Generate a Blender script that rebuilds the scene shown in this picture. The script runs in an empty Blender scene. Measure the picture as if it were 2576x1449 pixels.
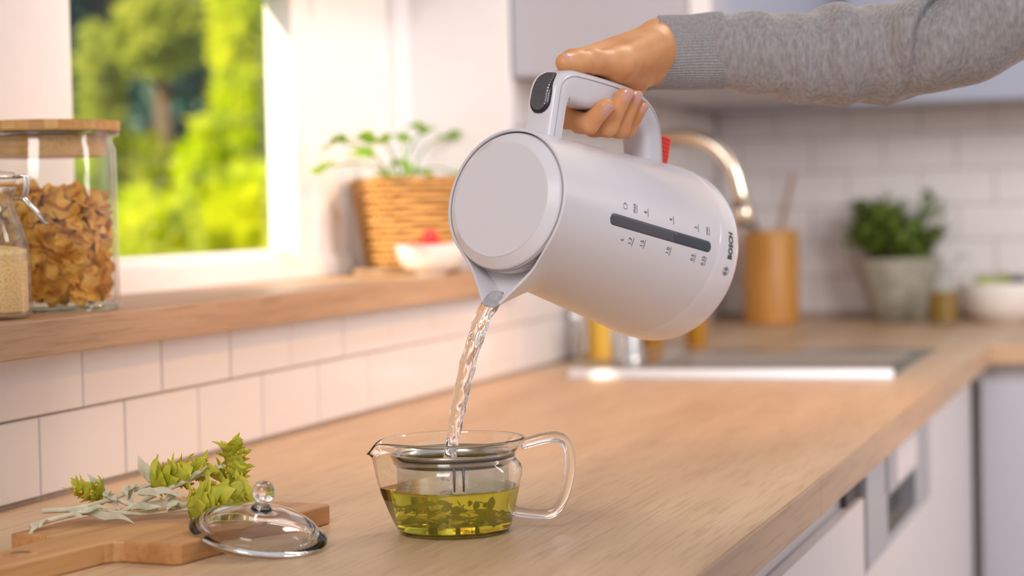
import bpy, bmesh, math, random
import numpy as np
from mathutils import Matrix, Vector
random.seed(7); np.random.seed(7)
SC = bpy.context.scene
COL = SC.collection
CT = 0.90                                   # worktop height above the floor
V = lambda *a: np.array(a, float)

# ------------------------------------------------------------------ camera
CAM_C = V(0.93354, -1.87331, 0.23932 + CT)
FW = V(-0.309077, 0.950330, -0.036672); RT = V(0.950975, 0.308388, -0.023294); UP = V(0.010828, 0.042073, 0.999056)
FPX = 5156.04
cd = bpy.data.cameras.new('camera'); cam = bpy.data.objects.new('camera', cd); COL.objects.link(cam)
m = Matrix.Identity(4)
for i in range(3):
    m[i][0], m[i][1], m[i][2], m[i][3] = RT[i], UP[i], -FW[i], CAM_C[i]
cam.matrix_world = m
cd.sensor_width = 36.0; cd.lens = FPX / 2576 * 36; cd.clip_start = 0.05; cd.clip_end = 200
cd.dof.use_dof = True; cd.dof.focus_distance = 1.575; cd.dof.aperture_fstop = 4.2
SC.camera = cam
def at(px, py, d):                          # a measured photo point at depth d, as a world point
    return CAM_C + FW * d + RT * ((px - 1288) / FPX * d) - UP * ((py - 724.5) / FPX * d)

# ------------------------------------------------------------------ world, sun, warm spot, added fill lamps, exposure
w = bpy.data.worlds.new('sky'); SC.world = w; w.use_nodes = True
nt = w.node_tree; bg = nt.nodes['Background']
bg.inputs['Color'].default_value = (0.91, 0.915, 1.0, 1); bg.inputs['Strength'].default_value = 0.52
def light(name, kind, loc, target, energy, color, size=0.5, size_y=None, spot=None, blend=0.5):
    l = bpy.data.lights.new(name, kind); o = bpy.data.objects.new(name, l); COL.objects.link(o)
    o.location = loc; d = Vector(target) - Vector(loc)
    o.rotation_euler = d.to_track_quat('-Z', 'Y').to_euler()
    l.energy = energy; l.color = color
    if kind == 'AREA':
        l.size = size
        if size_y: l.shape = 'RECTANGLE'; l.size_y = size_y
    elif kind == 'SPOT':
        l.spot_size = math.radians(spot); l.spot_blend = blend; l.shadow_soft_size = size
    elif kind == 'SUN': l.angle = size
    return o
light('sun', 'SUN', (-4, -4, 5), (-4 + 0.34, -4 + 0.76, 5 - 0.50), 6.6, (1.0, 0.86, 0.62), size=math.radians(4))
light('niche_fill_spot_light', 'SPOT', (1.05, -0.45, 2.60), (-0.16, 0.42, 1.52), 72, (1.0, 0.96, 0.93), size=0.14, spot=34, blend=0.7)  # added fill to brighten the window frame and panels
light('warm_spot_light', 'SPOT', (1.75, 1.25, 2.45), (0.0, 0.45, 1.00), 92, (1.0, 0.44, 0.08), size=0.08, spot=37, blend=0.7)
light('back_wall_fill_light', 'AREA', (2.1, 0.35, 1.80), (1.1, 2.4, 1.20), 36, (1.0, 0.93, 0.91), size=1.0, size_y=0.9)  # added eye-level fill panel brightening the back wall
light('front_fill_light', 'AREA', (0.45, -2.9, 2.45), (0.45, -0.3, 1.15), 34, (1.0, 0.97, 0.97), size=1.1, size_y=1.1)  # added soft fill from behind the camera to brighten the kettle lid
light('back_key_light', 'SPOT', (0.85, 1.10, 2.75), (0.46, -0.40, 0.95), 46, (1.0, 0.86, 0.66), size=0.30, spot=38, blend=0.8)  # added warm key standing in for window daylight, backlights the foreground
vs = SC.view_settings
vs.view_transform = 'Standard'; vs.look = 'None'; vs.gamma = 1.0; vs.use_curve_mapping = False; vs.exposure = 0.20
SC.cycles.max_bounces = 24; SC.cycles.transmission_bounces = 24; SC.cycles.transparent_max_bounces = 24; SC.cycles.sample_clamp_indirect = 8.0

# ------------------------------------------------------------------ materials
MATS = {}
def principled(name, col, rough=0.5, metal=0.0, **kw):
    m = bpy.data.materials.new(name); m.use_nodes = True
    b = m.node_tree.nodes['Principled BSDF']
    b.inputs['Base Color'].default_value = (*col, 1); b.inputs['Roughness'].default_value = rough; b.inputs['Metallic'].default_value = metal
    for k, v in kw.items(): b.inputs[k.replace('_', ' ')].default_value = v
    MATS[name] = m
    return m, m.node_tree, b
def ramp(nt, stops):
    r = nt.nodes.new('ShaderNodeValToRGB'); cr = r.color_ramp
    while len(cr.elements) < len(stops): cr.elements.new(0.5)
    for e, (p, c) in zip(cr.elements, stops): e.position = p; e.color = (*c, 1)
    return r
def noisy(name, c1, c2, scale=(1, 1, 1), nscale=8, detail=6, rough=0.5, bump=0.0, bscale=None, dist=0.001, metal=0.0, lo=0.35, hi=0.65, **kw):
    """base colour between c1 and c2 by stretched noise in object space, optional fine bump"""
    m, nt, b = principled(name, c1, rough, metal, **kw)
    tc = nt.nodes.new('ShaderNodeTexCoord'); mp = nt.nodes.new('ShaderNodeMapping'); mp.inputs['Scale'].default_value = scale
    n = nt.nodes.new('ShaderNodeTexNoise'); n.inputs['Scale'].default_value = nscale; n.inputs['Detail'].default_value = detail
    nt.links.new(tc.outputs['Object'], mp.inputs['Vector']); nt.links.new(mp.outputs['Vector'], n.inputs['Vector'])
    r = ramp(nt, [(lo, c1), (hi, c2)]); nt.links.new(n.outputs['Fac'], r.inputs['Fac']); nt.links.new(r.outputs['Color'], b.inputs['Base Color'])
    if bump:
        n2 = n
        if bscale:
            n2 = nt.nodes.new('ShaderNodeTexNoise'); n2.inputs['Scale'].default_value = bscale; n2.inputs['Detail'].default_value = 4
            nt.links.new(mp.outputs['Vector'], n2.inputs['Vector'])
        bp = nt.nodes.new('ShaderNodeBump'); bp.inputs['Strength'].default_value = bump; bp.inputs['Distance'].default_value = dist
        nt.links.new(n2.outputs['Fac'], bp.inputs['Height']); nt.links.new(bp.outputs['Normal'], b.inputs['Normal'])
    return m
def wood(name, c_dark, c_mid, c_light, axis='Y', rough=0.42, fine=260, bump=0.25, ring=1.0):
    """long grain along one object axis: broad figure, fine pores"""
    m, nt, b = principled(name, c_mid, rough)
    L = nt.links; tc = nt.nodes.new('ShaderNodeTexCoord')
    def mapped(s):
        mp = nt.nodes.new('ShaderNodeMapping'); mp.inputs['Scale'].default_value = s; L.new(tc.outputs['Object'], mp.inputs['Vector']); return mp
    st = {'X': (0.06, 1, 1), 'Y': (1, 0.06, 1), 'Z': (1, 1, 0.06)}[axis]
    a = nt.nodes.new('ShaderNodeTexNoise'); a.inputs['Scale'].default_value = 14 * ring; a.inputs['Detail'].default_value = 5; a.inputs['Distortion'].default_value = 0.6
    L.new(mapped(st).outputs['Vector'], a.inputs['Vector'])
    st2 = {'X': (0.035, 1, 1), 'Y': (1, 0.035, 1), 'Z': (1, 1, 0.035)}[axis]
    f = nt.nodes.new('ShaderNodeTexNoise'); f.inputs['Scale'].default_value = fine; f.inputs['Detail'].default_value = 3; f.inputs['Roughness'].default_value = 0.7
    L.new(mapped(st2).outputs['Vector'], f.inputs['Vector'])
    r1 = ramp(nt, [(0.3, c_dark), (0.5, c_mid), (0.72, c_light)]); L.new(a.outputs['Fac'], r1.inputs['Fac'])
    r2 = ramp(nt, [(0.36, (0.62, 0.58, 0.52)), (0.5, (1, 1, 1))]); L.new(f.outputs['Fac'], r2.inputs['Fac'])
    mx = nt.nodes.new('ShaderNodeMix'); mx.data_type = 'RGBA'; mx.blend_type = 'MULTIPLY'; mx.inputs[0].default_value = 0.55
    L.new(r1.outputs['Color'], mx.inputs[6]); L.new(r2.outputs['Color'], mx.inputs[7]); L.new(mx.outputs[2], b.inputs['Base Color'])
    bp = nt.nodes.new('ShaderNodeBump'); bp.inputs['Strength'].default_value = bump; bp.inputs['Distance'].default_value = 0.0006
    L.new(f.outputs['Fac'], bp.inputs['Height']); L.new(bp.outputs['Normal'], b.inputs['Normal'])
    return m
def thin_glass(name, tint=(1, 1, 1), ior=1.45, rough=0.0, base=0.0):
    """a thin pane: clear, with Fresnel reflection"""
    m = bpy.data.materials.new(name); m.use_nodes = True; nt = m.node_tree; nt.nodes.clear()
    o = nt.nodes.new('ShaderNodeOutputMaterial'); t = nt.nodes.new('ShaderNodeBsdfTransparent'); g = nt.nodes.new('ShaderNodeBsdfGlossy')
    fr = nt.nodes.new('ShaderNodeFresnel'); mx = nt.nodes.new('ShaderNodeMixShader')
    t.inputs['Color'].default_value = (*tint, 1); g.inputs['Roughness'].default_value = rough; fr.inputs['IOR'].default_value = ior
    ge = nt.nodes.new('ShaderNodeNewGeometry'); io = nt.nodes.new('ShaderNodeMix'); io.inputs[2].default_value = ior; io.inputs[3].default_value = 1 / ior   # same Fresnel on both faces of the sheet
    nt.links.new(ge.outputs['Backfacing'], io.inputs[0]); nt.links.new(io.outputs[0], fr.inputs['IOR'])
    nt.links.new(fr.outputs[0], mx.inputs[0]); nt.links.new(t.outputs[0], mx.inputs[1]); nt.links.new(g.outputs[0], mx.inputs[2]); nt.links.new(mx.outputs[0], o.inputs[0])
    MATS[name] = m; return m
def glass(name, col=(1, 1, 1), ior=1.47, rough=0.0):
    m, nt, b = principled(name, col, rough, 0.0, Transmission_Weight=1.0, IOR=ior); return m
def leafmat(name, c1, c2, trans=0.35, nscale=30, rough=0.5):
    m = noisy(name, c1, c2, nscale=nscale, rough=rough)
    nt = m.node_tree; b = nt.nodes['Principled BSDF']; o = nt.nodes['Material Output']
    tl = nt.nodes.new('ShaderNodeBsdfTranslucent'); mx = nt.nodes.new('ShaderNodeMixShader'); mx.inputs[0].default_value = trans
    src = b.inputs['Base Color'].links[0].from_socket
    nt.links.new(src, tl.inputs['Color']); nt.links.new(b.outputs[0], mx.inputs[1]); nt.links.new(tl.outputs[0], mx.inputs[2]); nt.links.new(mx.outputs[0], o.inputs[0])
    return m

M_WALL = noisy('wall_plaster', (0.80, 0.76, 0.73), (0.84, 0.80, 0.77), nscale=20, rough=0.8, bump=0.05)
M_GROUT = noisy('grout', (0.40, 0.31, 0.25), (0.46, 0.36, 0.29), nscale=120, rough=0.9, bump=0.2)
M_TILE = noisy('white_glazed_tile', (0.74, 0.705, 0.70), (0.77, 0.73, 0.72), nscale=6, rough=0.16, bump=0.04, bscale=14, dist=0.002)
M_FRAME = noisy('white_window_paint', (0.86, 0.84, 0.83), (0.88, 0.86, 0.85), nscale=30, rough=0.35)
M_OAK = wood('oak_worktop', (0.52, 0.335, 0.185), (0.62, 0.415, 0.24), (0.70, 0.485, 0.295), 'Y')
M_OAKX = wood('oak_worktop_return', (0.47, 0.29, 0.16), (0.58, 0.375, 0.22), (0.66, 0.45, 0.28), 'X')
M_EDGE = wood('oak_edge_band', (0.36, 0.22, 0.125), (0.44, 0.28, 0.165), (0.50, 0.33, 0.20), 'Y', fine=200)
M_SILL = wood('oak_sill', (0.36, 0.215, 0.12), (0.46, 0.285, 0.165), (0.55, 0.355, 0.215), 'Y', ring=1.5)
M_BOARD = wood('acacia_board', (0.40, 0.175, 0.055), (0.54, 0.26, 0.092), (0.62, 0.335, 0.13), 'Y', ring=2.0, fine=220)
M_BAMBOO = wood('bamboo', (0.56, 0.28, 0.075), (0.66, 0.36, 0.115), (0.72, 0.43, 0.155), 'X', ring=2.2)
M_BAMBOO2 = wood('bamboo_pale', (0.62, 0.34, 0.11), (0.72, 0.42, 0.15), (0.78, 0.49, 0.20), 'X', ring=2.2)
M_BAMBOO3 = wood('bamboo_dark', (0.50, 0.24, 0.06), (0.58, 0.30, 0.09), (0.66, 0.38, 0.13), 'X', ring=2.2)
M_CAB = principled('white_lacquer', (0.57, 0.53, 0.525), 0.35)[0]
M_CABGREY = principled('pale_grey_lacquer', (0.48, 0.475, 0.52), 0.4)[0]
M_UPCAB = principled('blue_grey_cabinet', (0.31, 0.33, 0.41), 0.4)[0]
M_ALU = principled('satin_aluminium', (0.55, 0.54, 0.55), 0.38, 0.85)[0]
M_STEEL = noisy('brushed_steel', (0.58, 0.55, 0.52), (0.66, 0.63, 0.60), scale=(1, 30, 30), nscale=20, rough=0.22, metal=1.0)
M_BRASS = noisy('warm_steel', (0.66, 0.56, 0.44), (0.72, 0.62, 0.50), nscale=20, rough=0.2, metal=1.0)
M_DARK = principled('dark_recess', (0.03, 0.028, 0.026), 0.5)[0]
M_FLOOR = wood('floor_oak', (0.30, 0.19, 0.11), (0.40, 0.26, 0.16), (0.46, 0.31, 0.20), 'X')
M_PLASTIC = principled('white_plastic', (0.72, 0.69, 0.715), 0.30, 0.0, Coat_Weight=0.15, Coat_Roughness=0.1)[0]
M_LIDGLOSS = principled('white_gloss_plastic', (0.76, 0.725, 0.75), 0.20, 0.0, Coat_Weight=0.3, Coat_Roughness=0.05)[0]
M_INNER = principled('kettle_inside', (0.74, 0.72, 0.75), 0.35)[0]
M_GROOVE = principled('grey_groove', (0.42, 0.41, 0.43), 0.5)[0]
M_BLACK = principled('black_plastic', (0.018, 0.018, 0.022), 0.25)[0]
M_RIB = principled('dark_grey_ribbed_plastic', (0.17, 0.17, 0.185), 0.28, 0.6)[0]
M_GAUGE = principled('smoked_window', (0.075, 0.072, 0.082), 0.28)[0]
M_GAUGE2 = principled('smoked_window_with_water', (0.045, 0.05, 0.072), 0.25)[0]
M_RED = principled('red_plastic', (0.88, 0.022, 0.003), 0.35)[0]
M_INK = principled('dark_print', (0.03, 0.03, 0.04), 0.5)[0]
M_SKIN = noisy('skin', (0.68, 0.30, 0.115), (0.77, 0.375, 0.165), nscale=45, detail=8, rough=0.48, bump=0.18, bscale=420, dist=0.0006, Subsurface_Weight=0.12, Subsurface_Radius=(0.006, 0.002, 0.001))
M_NAIL = principled('fingernail', (0.70, 0.36, 0.29), 0.18, 0.0, Coat_Weight=0.4)[0]
M_KNIT = noisy('grey_marl_knit', (0.25, 0.228, 0.225), (0.40, 0.372, 0.366), scale=(1, 1, 0.35), nscale=330, detail=6, rough=0.95, bump=0.3, bscale=700, dist=0.0006, lo=0.3, hi=0.72, Sheen_Weight=0.35, Sheen_Roughness=0.4)
M_CUFF = noisy('grey_rib_knit', (0.29, 0.272, 0.27), (0.38, 0.36, 0.36), nscale=520, detail=4, rough=0.95, bump=0.35, dist=0.0008, Sheen_Weight=0.3)
M_GLASS = glass('clear_glass', (0.985, 0.99, 0.985))
M_JARGLASS = thin_glass('jar_glass', (0.975, 0.985, 0.975), ior=1.5)
M_PANE = thin_glass('window_pane', (0.985, 0.99, 0.985), ior=1.18)
M_WATER = glass('water', (0.995, 0.997, 1.0), 1.333)
M_TEA = glass('green_tea', (0.87, 0.82, 0.065), 1.333)
M_TEALEAF = leafmat('steeped_leaf', (0.68, 0.76, 0.06), (0.92, 0.88, 0.14), 0.5, 60)
M_FLAKE = noisy('cornflake', (0.74, 0.33, 0.03), (0.88, 0.51, 0.10), nscale=70, rough=0.6, bump=0.4, bscale=240, dist=0.001)
M_SUGAR = noisy('cane_sugar', (0.72, 0.42, 0.13), (0.95, 0.70, 0.34), nscale=700, detail=3, rough=0.45, bump=0.8, dist=0.0012)
M_WIRE = principled('steel_wire', (0.62, 0.60, 0.58), 0.22, 1.0)[0]
M_RUBBER = principled('orange_seal', (0.75, 0.33, 0.10), 0.5)[0]
M_STEM = noisy('downy_stem', (0.58, 0.51, 0.34), (0.76, 0.69, 0.52), nscale=90, rough=0.9, bump=0.3, bscale=500)
M_GREYLEAF = leafmat('downy_leaf', (0.58, 0.54, 0.37), (0.82, 0.76, 0.58), 0.2, 80, 0.85)
M_LIME = leafmat('lime_bract', (0.58, 0.62, 0.05), (0.82, 0.80, 0.15), 0.5, 90, 0.55)
M_YELLOW = principled('yellow_floret', (0.80, 0.50, 0.05), 0.6)[0]
M_BASIL = leafmat('green_leaf', (0.12, 0.19, 0.03), (0.24, 0.33, 0.05), 0.3, 40)
M_BERRYLEAF = leafmat('bright_leaf', (0.22, 0.42, 0.03), (0.36, 0.58, 0.06), 0.45, 40)
M_WICKER = noisy('wicker', (0.42, 0.20, 0.05), (0.62, 0.34, 0.11), scale=(1, 1, 3), nscale=60, rough=0.7, bump=0.4)
M_CONCRETE = noisy('stone_pot', (0.30, 0.28, 0.22), (0.43, 0.41, 0.33), nscale=30, rough=0.85, bump=0.3)
M_CERAMIC = principled('white_ceramic', (0.80, 0.75, 0.70), 0.25)[0]
M_CROCK = wood('crock_wood', (0.48, 0.19, 0.025), (0.58, 0.26, 0.045), (0.66, 0.34, 0.08), 'Z', ring=3)
M_SPOON = wood('spoon_wood', (0.30, 0.18, 0.10), (0.40, 0.25, 0.15), (0.46, 0.30, 0.19), 'Z', ring=2)
M_AMBER = principled('amber_glass', (0.55, 0.25, 0.01), 0.08, 0.0, Transmission_Weight=0.35)[0]
M_OIL = principled('amber_oil', (0.40, 0.23, 0.006), 0.1, 0.0, Transmission_Weight=0.4)[0]
M_BERRY = principled('red_berry', (0.62, 0.03, 0.03), 0.3)[0]
M_OLIVE = principled('green_fruit', (0.34, 0.42, 0.04), 0.4)[0]
M_DKBERRY = principled('dark_fruit', (0.035, 0.035, 0.06), 0.35)[0]
M_SOIL = noisy('soil', (0.05, 0.03, 0.02), (0.09, 0.06, 0.04), nscale=200, rough=0.95)
M_GRASS = noisy('lawn', (0.16, 0.30, 0.02), (0.30, 0.46, 0.03), nscale=6, rough=0.9)
M_BARK = noisy('bark', (0.12, 0.08, 0.05), (0.20, 0.14, 0.09), nscale=40, rough=0.9)
M_TREE1 = leafmat('evergreen_foliage', (0.025, 0.11, 0.105), (0.055, 0.17, 0.15), 0.2, 3)
M_TREE2 = leafmat('olive_foliage', (0.42, 0.50, 0.04), (0.62, 0.66, 0.10), 0.55, 3, 0.9)
M_TREE3 = leafmat('yellow_green_foliage', (0.66, 0.82, 0.004), (0.88, 0.90, 0.008), 0.6, 2, 0.9)
M_TREE4 = leafmat('deep_green_foliage', (0.14, 0.25, 0.01), (0.26, 0.38, 0.02), 0.4, 3)


# ------------------------------------------------------------------ mesh helpers
def mobj(name, verts, faces, mat, parent=None, smooth=False, matrix=None):
    me = bpy.data.meshes.new(name); me.from_pydata([tuple(map(float, v)) for v in verts], [], [tuple(map(int, f)) for f in faces]); me.update()
    if smooth: me.polygons.foreach_set('use_smooth', [True] * len(me.polygons))
    me.materials.append(mat)
    o = bpy.data.objects.new(name, me); COL.objects.link(o)
    if parent is not None: o.parent = parent
    if matrix is not None: o.matrix_local = matrix
    return o
def thing(name, label, cat, loc=(0, 0, 0), rz=0.0, group=None, matrix=None):
    o = bpy.data.objects.new(name, None); COL.objects.link(o); o.empty_display_size = 0.05
    if matrix is not None: o.matrix_world = matrix
    else: o.location = loc; o.rotation_euler = (0, 0, rz)
    return tag(o, label, cat, group)
def tag(o, label=None, cat=None, group=None, kind=None):
    if label: o['label'] = label
    if cat: o['category'] = cat
    if group: o['group'] = group
    if kind: o['kind'] = kind
    return o
class MB:
    """collects shapes into one mesh"""
    def __init__(s): s.v = []; s.f = []
    def add(s, v, f):
        n = len(s.v); s.v += [tuple(p) for p in v]; s.f += [tuple(i + n for i in q) for q in f]; return s
    def box(s, x0, x1, y0, y1, z0, z1, b=0.0):
        if b <= 0:
            v = [(x, y, z) for x in (x0, x1) for y in (y0, y1) for z in (z0, z1)]
            return s.add(v, [(0, 1, 3, 2), (4, 6, 7, 5), (0, 4, 5, 1), (2, 3, 7, 6), (0, 2, 6, 4), (1, 5, 7, 3)])
        bm = bmesh.new(); bmesh.ops.create_cube(bm, size=1.0)
        for q in bm.verts: q.co = Vector(((x0 + x1) / 2 + q.co.x * (x1 - x0), (y0 + y1) / 2 + q.co.y * (y1 - y0), (z0 + z1) / 2 + q.co.z * (z1 - z0)))
        bmesh.ops.bevel(bm, geom=bm.edges[:], offset=b, segments=2, affect='EDGES', profile=0.6)
        return s.bm(bm)
    def bm(s, bm):
        bm.verts.index_update(); v = [tuple(q.co) for q in bm.verts]; f = [[q.index for q in p.verts] for p in bm.faces]; bm.free(); return s.add(v, f)
    def lathe(s, prof, n=48, cx=0.0, cy=0.0, close=False):
        """prof: (r, z) list; r=0 ends close to a point"""
        v = []; f = []; rows = []
        for r, z in prof:
            if r < 1e-7: rows.append([len(v)]); v.append((cx, cy, z))
            else:
                rows.append(list(range(len(v), len(v) + n)))
                v += [(cx + r * math.cos(2 * math.pi * k / n), cy + r * math.sin(2 * math.pi * k / n), z) for k in range(n)]
        prs = list(zip(rows, rows[1:])) + ([(rows[-1], rows[0])] if close else [])
        for a, b in prs:
            for k in range(n):
                k2 = (k + 1) % n
                if len(a) == 1 and len(b) == 1: break
                if len(a) == 1: f.append((a[0], b[k2], b[k]))
                elif len(b) == 1: f.append((a[k], a[k2], b[0]))
                else: f.append((a[k], a[k2], b[k2], b[k]))
        return s.add(v, f)
    def tube(s, pts, rad, n=10, caps=True, flat=1.0):
        P = np.array(pts, float); R = np.broadcast_to(np.array(rad, float), (len(P),)); v = []; f = []
        T = np.gradient(P, axis=0); T /= np.linalg.norm(T, axis=1)[:, None] + 1e-12
        a = V(0, 0, 1) if abs(T[0][2]) < 0.9 else V(1, 0, 0)
        nrm = np.cross(T[0], a); nrm /= np.linalg.norm(nrm)
        for i in range(len(P)):
            nrm = nrm - T[i] * (nrm @ T[i]); nrm /= np.linalg.norm(nrm) + 1e-12; bi = np.cross(T[i], nrm)
            for k in range(n):
                t = 2 * math.pi * k / n; v.append(P[i] + R[i] * (math.cos(t) * nrm + flat * math.sin(t) * bi))
        for i in range(len(P) - 1):
            for k in range(n):
                k2 = (k + 1) % n; f.append((i * n + k, i * n + k2, (i + 1) * n + k2, (i + 1) * n + k))
        if caps: f += [tuple(range(n - 1, -1, -1)), tuple(range((len(P) - 1) * n, len(P) * n))]
        return s.add(v, f)
    def prism(s, poly, z0, z1):
        n = len(poly); v = [(x, y, z0) for x, y in poly] + [(x, y, z1) for x, y in poly]
        return s.add(v, [tuple(range(n - 1, -1, -1)), tuple(range(n, 2 * n))] + [(i, (i + 1) % n, n + (i + 1) % n, n + i) for i in range(n)])
    def build(s, name, mat, parent=None, smooth=False, matrix=None): return mobj(name, s.v, s.f, mat, parent, smooth, matrix)
def bevel(o, wd=0.002, seg=2, ang=40):
    b = o.modifiers.new('bevel', 'BEVEL'); b.width = wd; b.segments = seg; b.limit_method = 'ANGLE'; b.angle_limit = math.radians(ang); b.harden_normals = False
    return o
def autosmooth(o, ang=35):
    me = o.data; bm = bmesh.new(); bm.from_mesh(me); bmesh.ops.recalc_face_normals(bm, faces=bm.faces[:])
    for e in bm.edges:
        e.smooth = len(e.link_faces) == 2 and e.calc_face_angle(0) < math.radians(ang)
    for fc in bm.faces: fc.smooth = True
    bm.to_mesh(me); bm.free(); return o
def spline(pts, n):
    """Catmull-Rom through rows of pts"""
    P = np.array(pts, float); P = np.vstack([2 * P[0] - P[1], P, 2 * P[-1] - P[-2]]); out = []
    for i in range(1, len(P) - 2):
        for t in np.linspace(0, 1, n, endpoint=False):
            a, b, c, d = P[i - 1:i + 3]
            out.append(0.5 * (2 * b + (c - a) * t + (2 * a - 5 * b + 4 * c - d) * t * t + (3 * b - a - 3 * c + d) * t ** 3))
    out.append(P[-2]); return np.array(out)
def slab(name, xs, ys, hole, z0, z1, mat, parent=None):
    """flat slab on grid lines xs, ys; hole(i, j) leaves a cell out"""
    v = {}; vl = []; f = []
    def vid(i, j, k):
        if (i, j, k) not in v: v[(i, j, k)] = len(vl); vl.append((xs[i], ys[j], (z0, z1)[k]))
        return v[(i, j, k)]
    nx, ny = len(xs) - 1, len(ys) - 1
    on = lambda i, j: 0 <= i < nx and 0 <= j < ny and not hole(i, j)
    for i in range(nx):
        for j in range(ny):
            if not on(i, j): continue
            f.append((vid(i, j, 1), vid(i + 1, j, 1), vid(i + 1, j + 1, 1), vid(i, j + 1, 1)))
            f.append((vid(i, j, 0), vid(i, j + 1, 0), vid(i + 1, j + 1, 0), vid(i + 1, j, 0)))
            for di, dj, a, b in ((-1, 0, (0, 1), (0, 0)), (1, 0, (1, 0), (1, 1)), (0, -1, (0, 0), (1, 0)), (0, 1, (1, 1), (0, 1))):
                if not on(i + di, j + dj):
                    A = (i + a[0], j + a[1]); B = (i + b[0], j + b[1])
                    f.append((vid(*A, 0), vid(*B, 0), vid(*B, 1), vid(*A, 1)))
    return mobj(name, vl, f, mat, parent)
def copy_tree(o, parent=None):
    c = o.copy(); COL.objects.link(c); c.parent = parent
    for ch in list(o.children): copy_tree(ch, c)
    return c
def leaf_mesh(MBx, base, direc, up, L, Wd, bend=0.3, fold=0.25, n=5, tipp=1.0):
    """one pointed leaf with a centre fold, added to a mesh"""
    d = np.array(direc, float); d /= np.linalg.norm(d); u = np.array(up, float); u = u - d * (u @ d); u /= np.linalg.norm(u) + 1e-9; sd = np.cross(d, u)
    v = []; f = []
    for i in range(n + 1):
        t = i / n; wd = Wd * (math.sin(math.pi * min(1, t ** 0.75 * 0.97 + 0.03)) ** tipp) + 0.0003
        c = np.array(base) + d * (L * t) + u * (-bend * L * t * t) + (u * 0.035 * math.sin(9.0 * t + L * 4000) + sd * 0.03 * math.sin(7.0 * t + L * 7000)) * L * min(1, 3 * t)
        v += [c - sd * wd + u * fold * wd, c, c + sd * wd + u * fold * wd]
    for i in range(n):
        a = i * 3; f += [(a, a + 1, a + 4, a + 3), (a + 1, a + 2, a + 5, a + 4)]
    MBx.add(v, f)
def surface_nets(F, org, h):
    F = np.asarray(F, np.float32); nx, ny, nz = F.shape; S = F < 0
    acc = np.zeros((nx - 1, ny - 1, nz - 1, 3), np.float32); cnt = np.zeros((nx - 1, ny - 1, nz - 1), np.float32)
    cor = [(a, b, c) for a in (0, 1) for b in (0, 1) for c in (0, 1)]
    sl = lambda A, o: A[o[0]:nx - 1 + o[0], o[1]:ny - 1 + o[1], o[2]:nz - 1 + o[2]]
    for a in cor:
        for ax in range(3):
            if a[ax]: continue
            b = list(a); b[ax] = 1; fa, fb = sl(F, a), sl(F, b); mk = (fa < 0) != (fb < 0)
            t = np.where(mk, fa / np.where(mk, fa - fb, 1), 0)
            for k in range(3): acc[..., k] += np.where(mk, a[k] + (t if k == ax else 0), 0)
            cnt += mk
    act = cnt > 0; ids = -np.ones(act.shape, int); ids[act] = np.arange(act.sum())
    idx = np.argwhere(act); P = (idx + acc[act] / cnt[act][:, None]) * h + org
    faces = []
    for ax in range(3):
        o1, o2 = [(1, 2), (2, 0), (0, 1)][ax]
        lo = [slice(0, -1)] * 3; hi = [slice(0, -1)] * 3; hi[ax] = slice(1, None)
        lo[o1] = hi[o1] = slice(1, -1); lo[o2] = hi[o2] = slice(1, -1)
        sa, sb = S[tuple(lo)], S[tuple(hi)]
        e = np.argwhere(sa != sb); flip = sa[tuple(e.T)]
        e[:, o1] += 1; e[:, o2] += 1
        def cid(d1, d2):
            q = e.copy(); q[:, o1] += d1; q[:, o2] += d2; return ids[tuple(q.T)]
        q = np.stack([cid(-1, -1), cid(0, -1), cid(0, 0), cid(-1, 0)], 1)
        q[~flip] = q[~flip][:, ::-1]; faces.append(q)
    return P, np.vstack(faces)
def sd_cone(X, a, b, r1, r2):
    a = np.array(a, float); b = np.array(b, float); ab = b - a
    t = np.clip(((X - a) @ ab) / (ab @ ab + 1e-12), 0, 1)
    return np.linalg.norm(X - a - t[..., None] * ab, axis=-1) - (r1 + (r2 - r1) * t)
def smin(a, b, k):
    h = np.clip(0.5 + 0.5 * (b - a) / k, 0, 1); return b + (a - b) * h - k * h * (1 - h)
def grid(lo, hi, h):
    ax = [np.arange(lo[i], hi[i] + h, h) for i in range(3)]
    return np.stack(np.meshgrid(*ax, indexing='ij'), -1)

# ================================================================== THE ROOM
TW, TH, Y0 = 0.1507, 0.0735, -0.3266        # wall tile width, course height, first joint
YB = 2.4378; YE = 1.019; XF = -0.16         # back wall, end of window niche, window plane
SZB, SZT = CT + 0.128, CT + 0.159           # oak sill underside and top
YN = -1.4                                   # near end of the built room
G = 0.0035                                  # tiles stand proud of the grout
floor = mobj('floor', [(0, YN, 0), (3.2, YN, 0), (3.2, YB, 0), (0, YB, 0), (0, YN, -0.05), (3.2, YN, -0.05), (3.2, YB, -0.05), (0, YB, -0.05)],
             [(0, 1, 2, 3), (7, 6, 5, 4), (0, 4, 5, 1), (1, 5, 6, 2), (2, 6, 7, 3), (3, 7, 4, 0)], M_FLOOR); tag(floor, 'oak floor of the kitchen below the cabinets', kind='structure')
wl = MB().box(-0.30, -G, YN, YB, 0, SZB).box(-0.30, -G, YE, YB, SZB, 3.6).box(-0.30, -G, -4.6, -0.95, SZB, 3.6).box(-0.30, -G, -0.95, YE, 1.57, 3.6).box(-0.30, -G, -4.6, YN, 0, SZB).build('wall_left', M_GROUT)  # unseen near run and extra height added to block the sun
tag(wl, 'tiled kitchen wall with the window niche above an oak sill', kind='structure')
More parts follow.
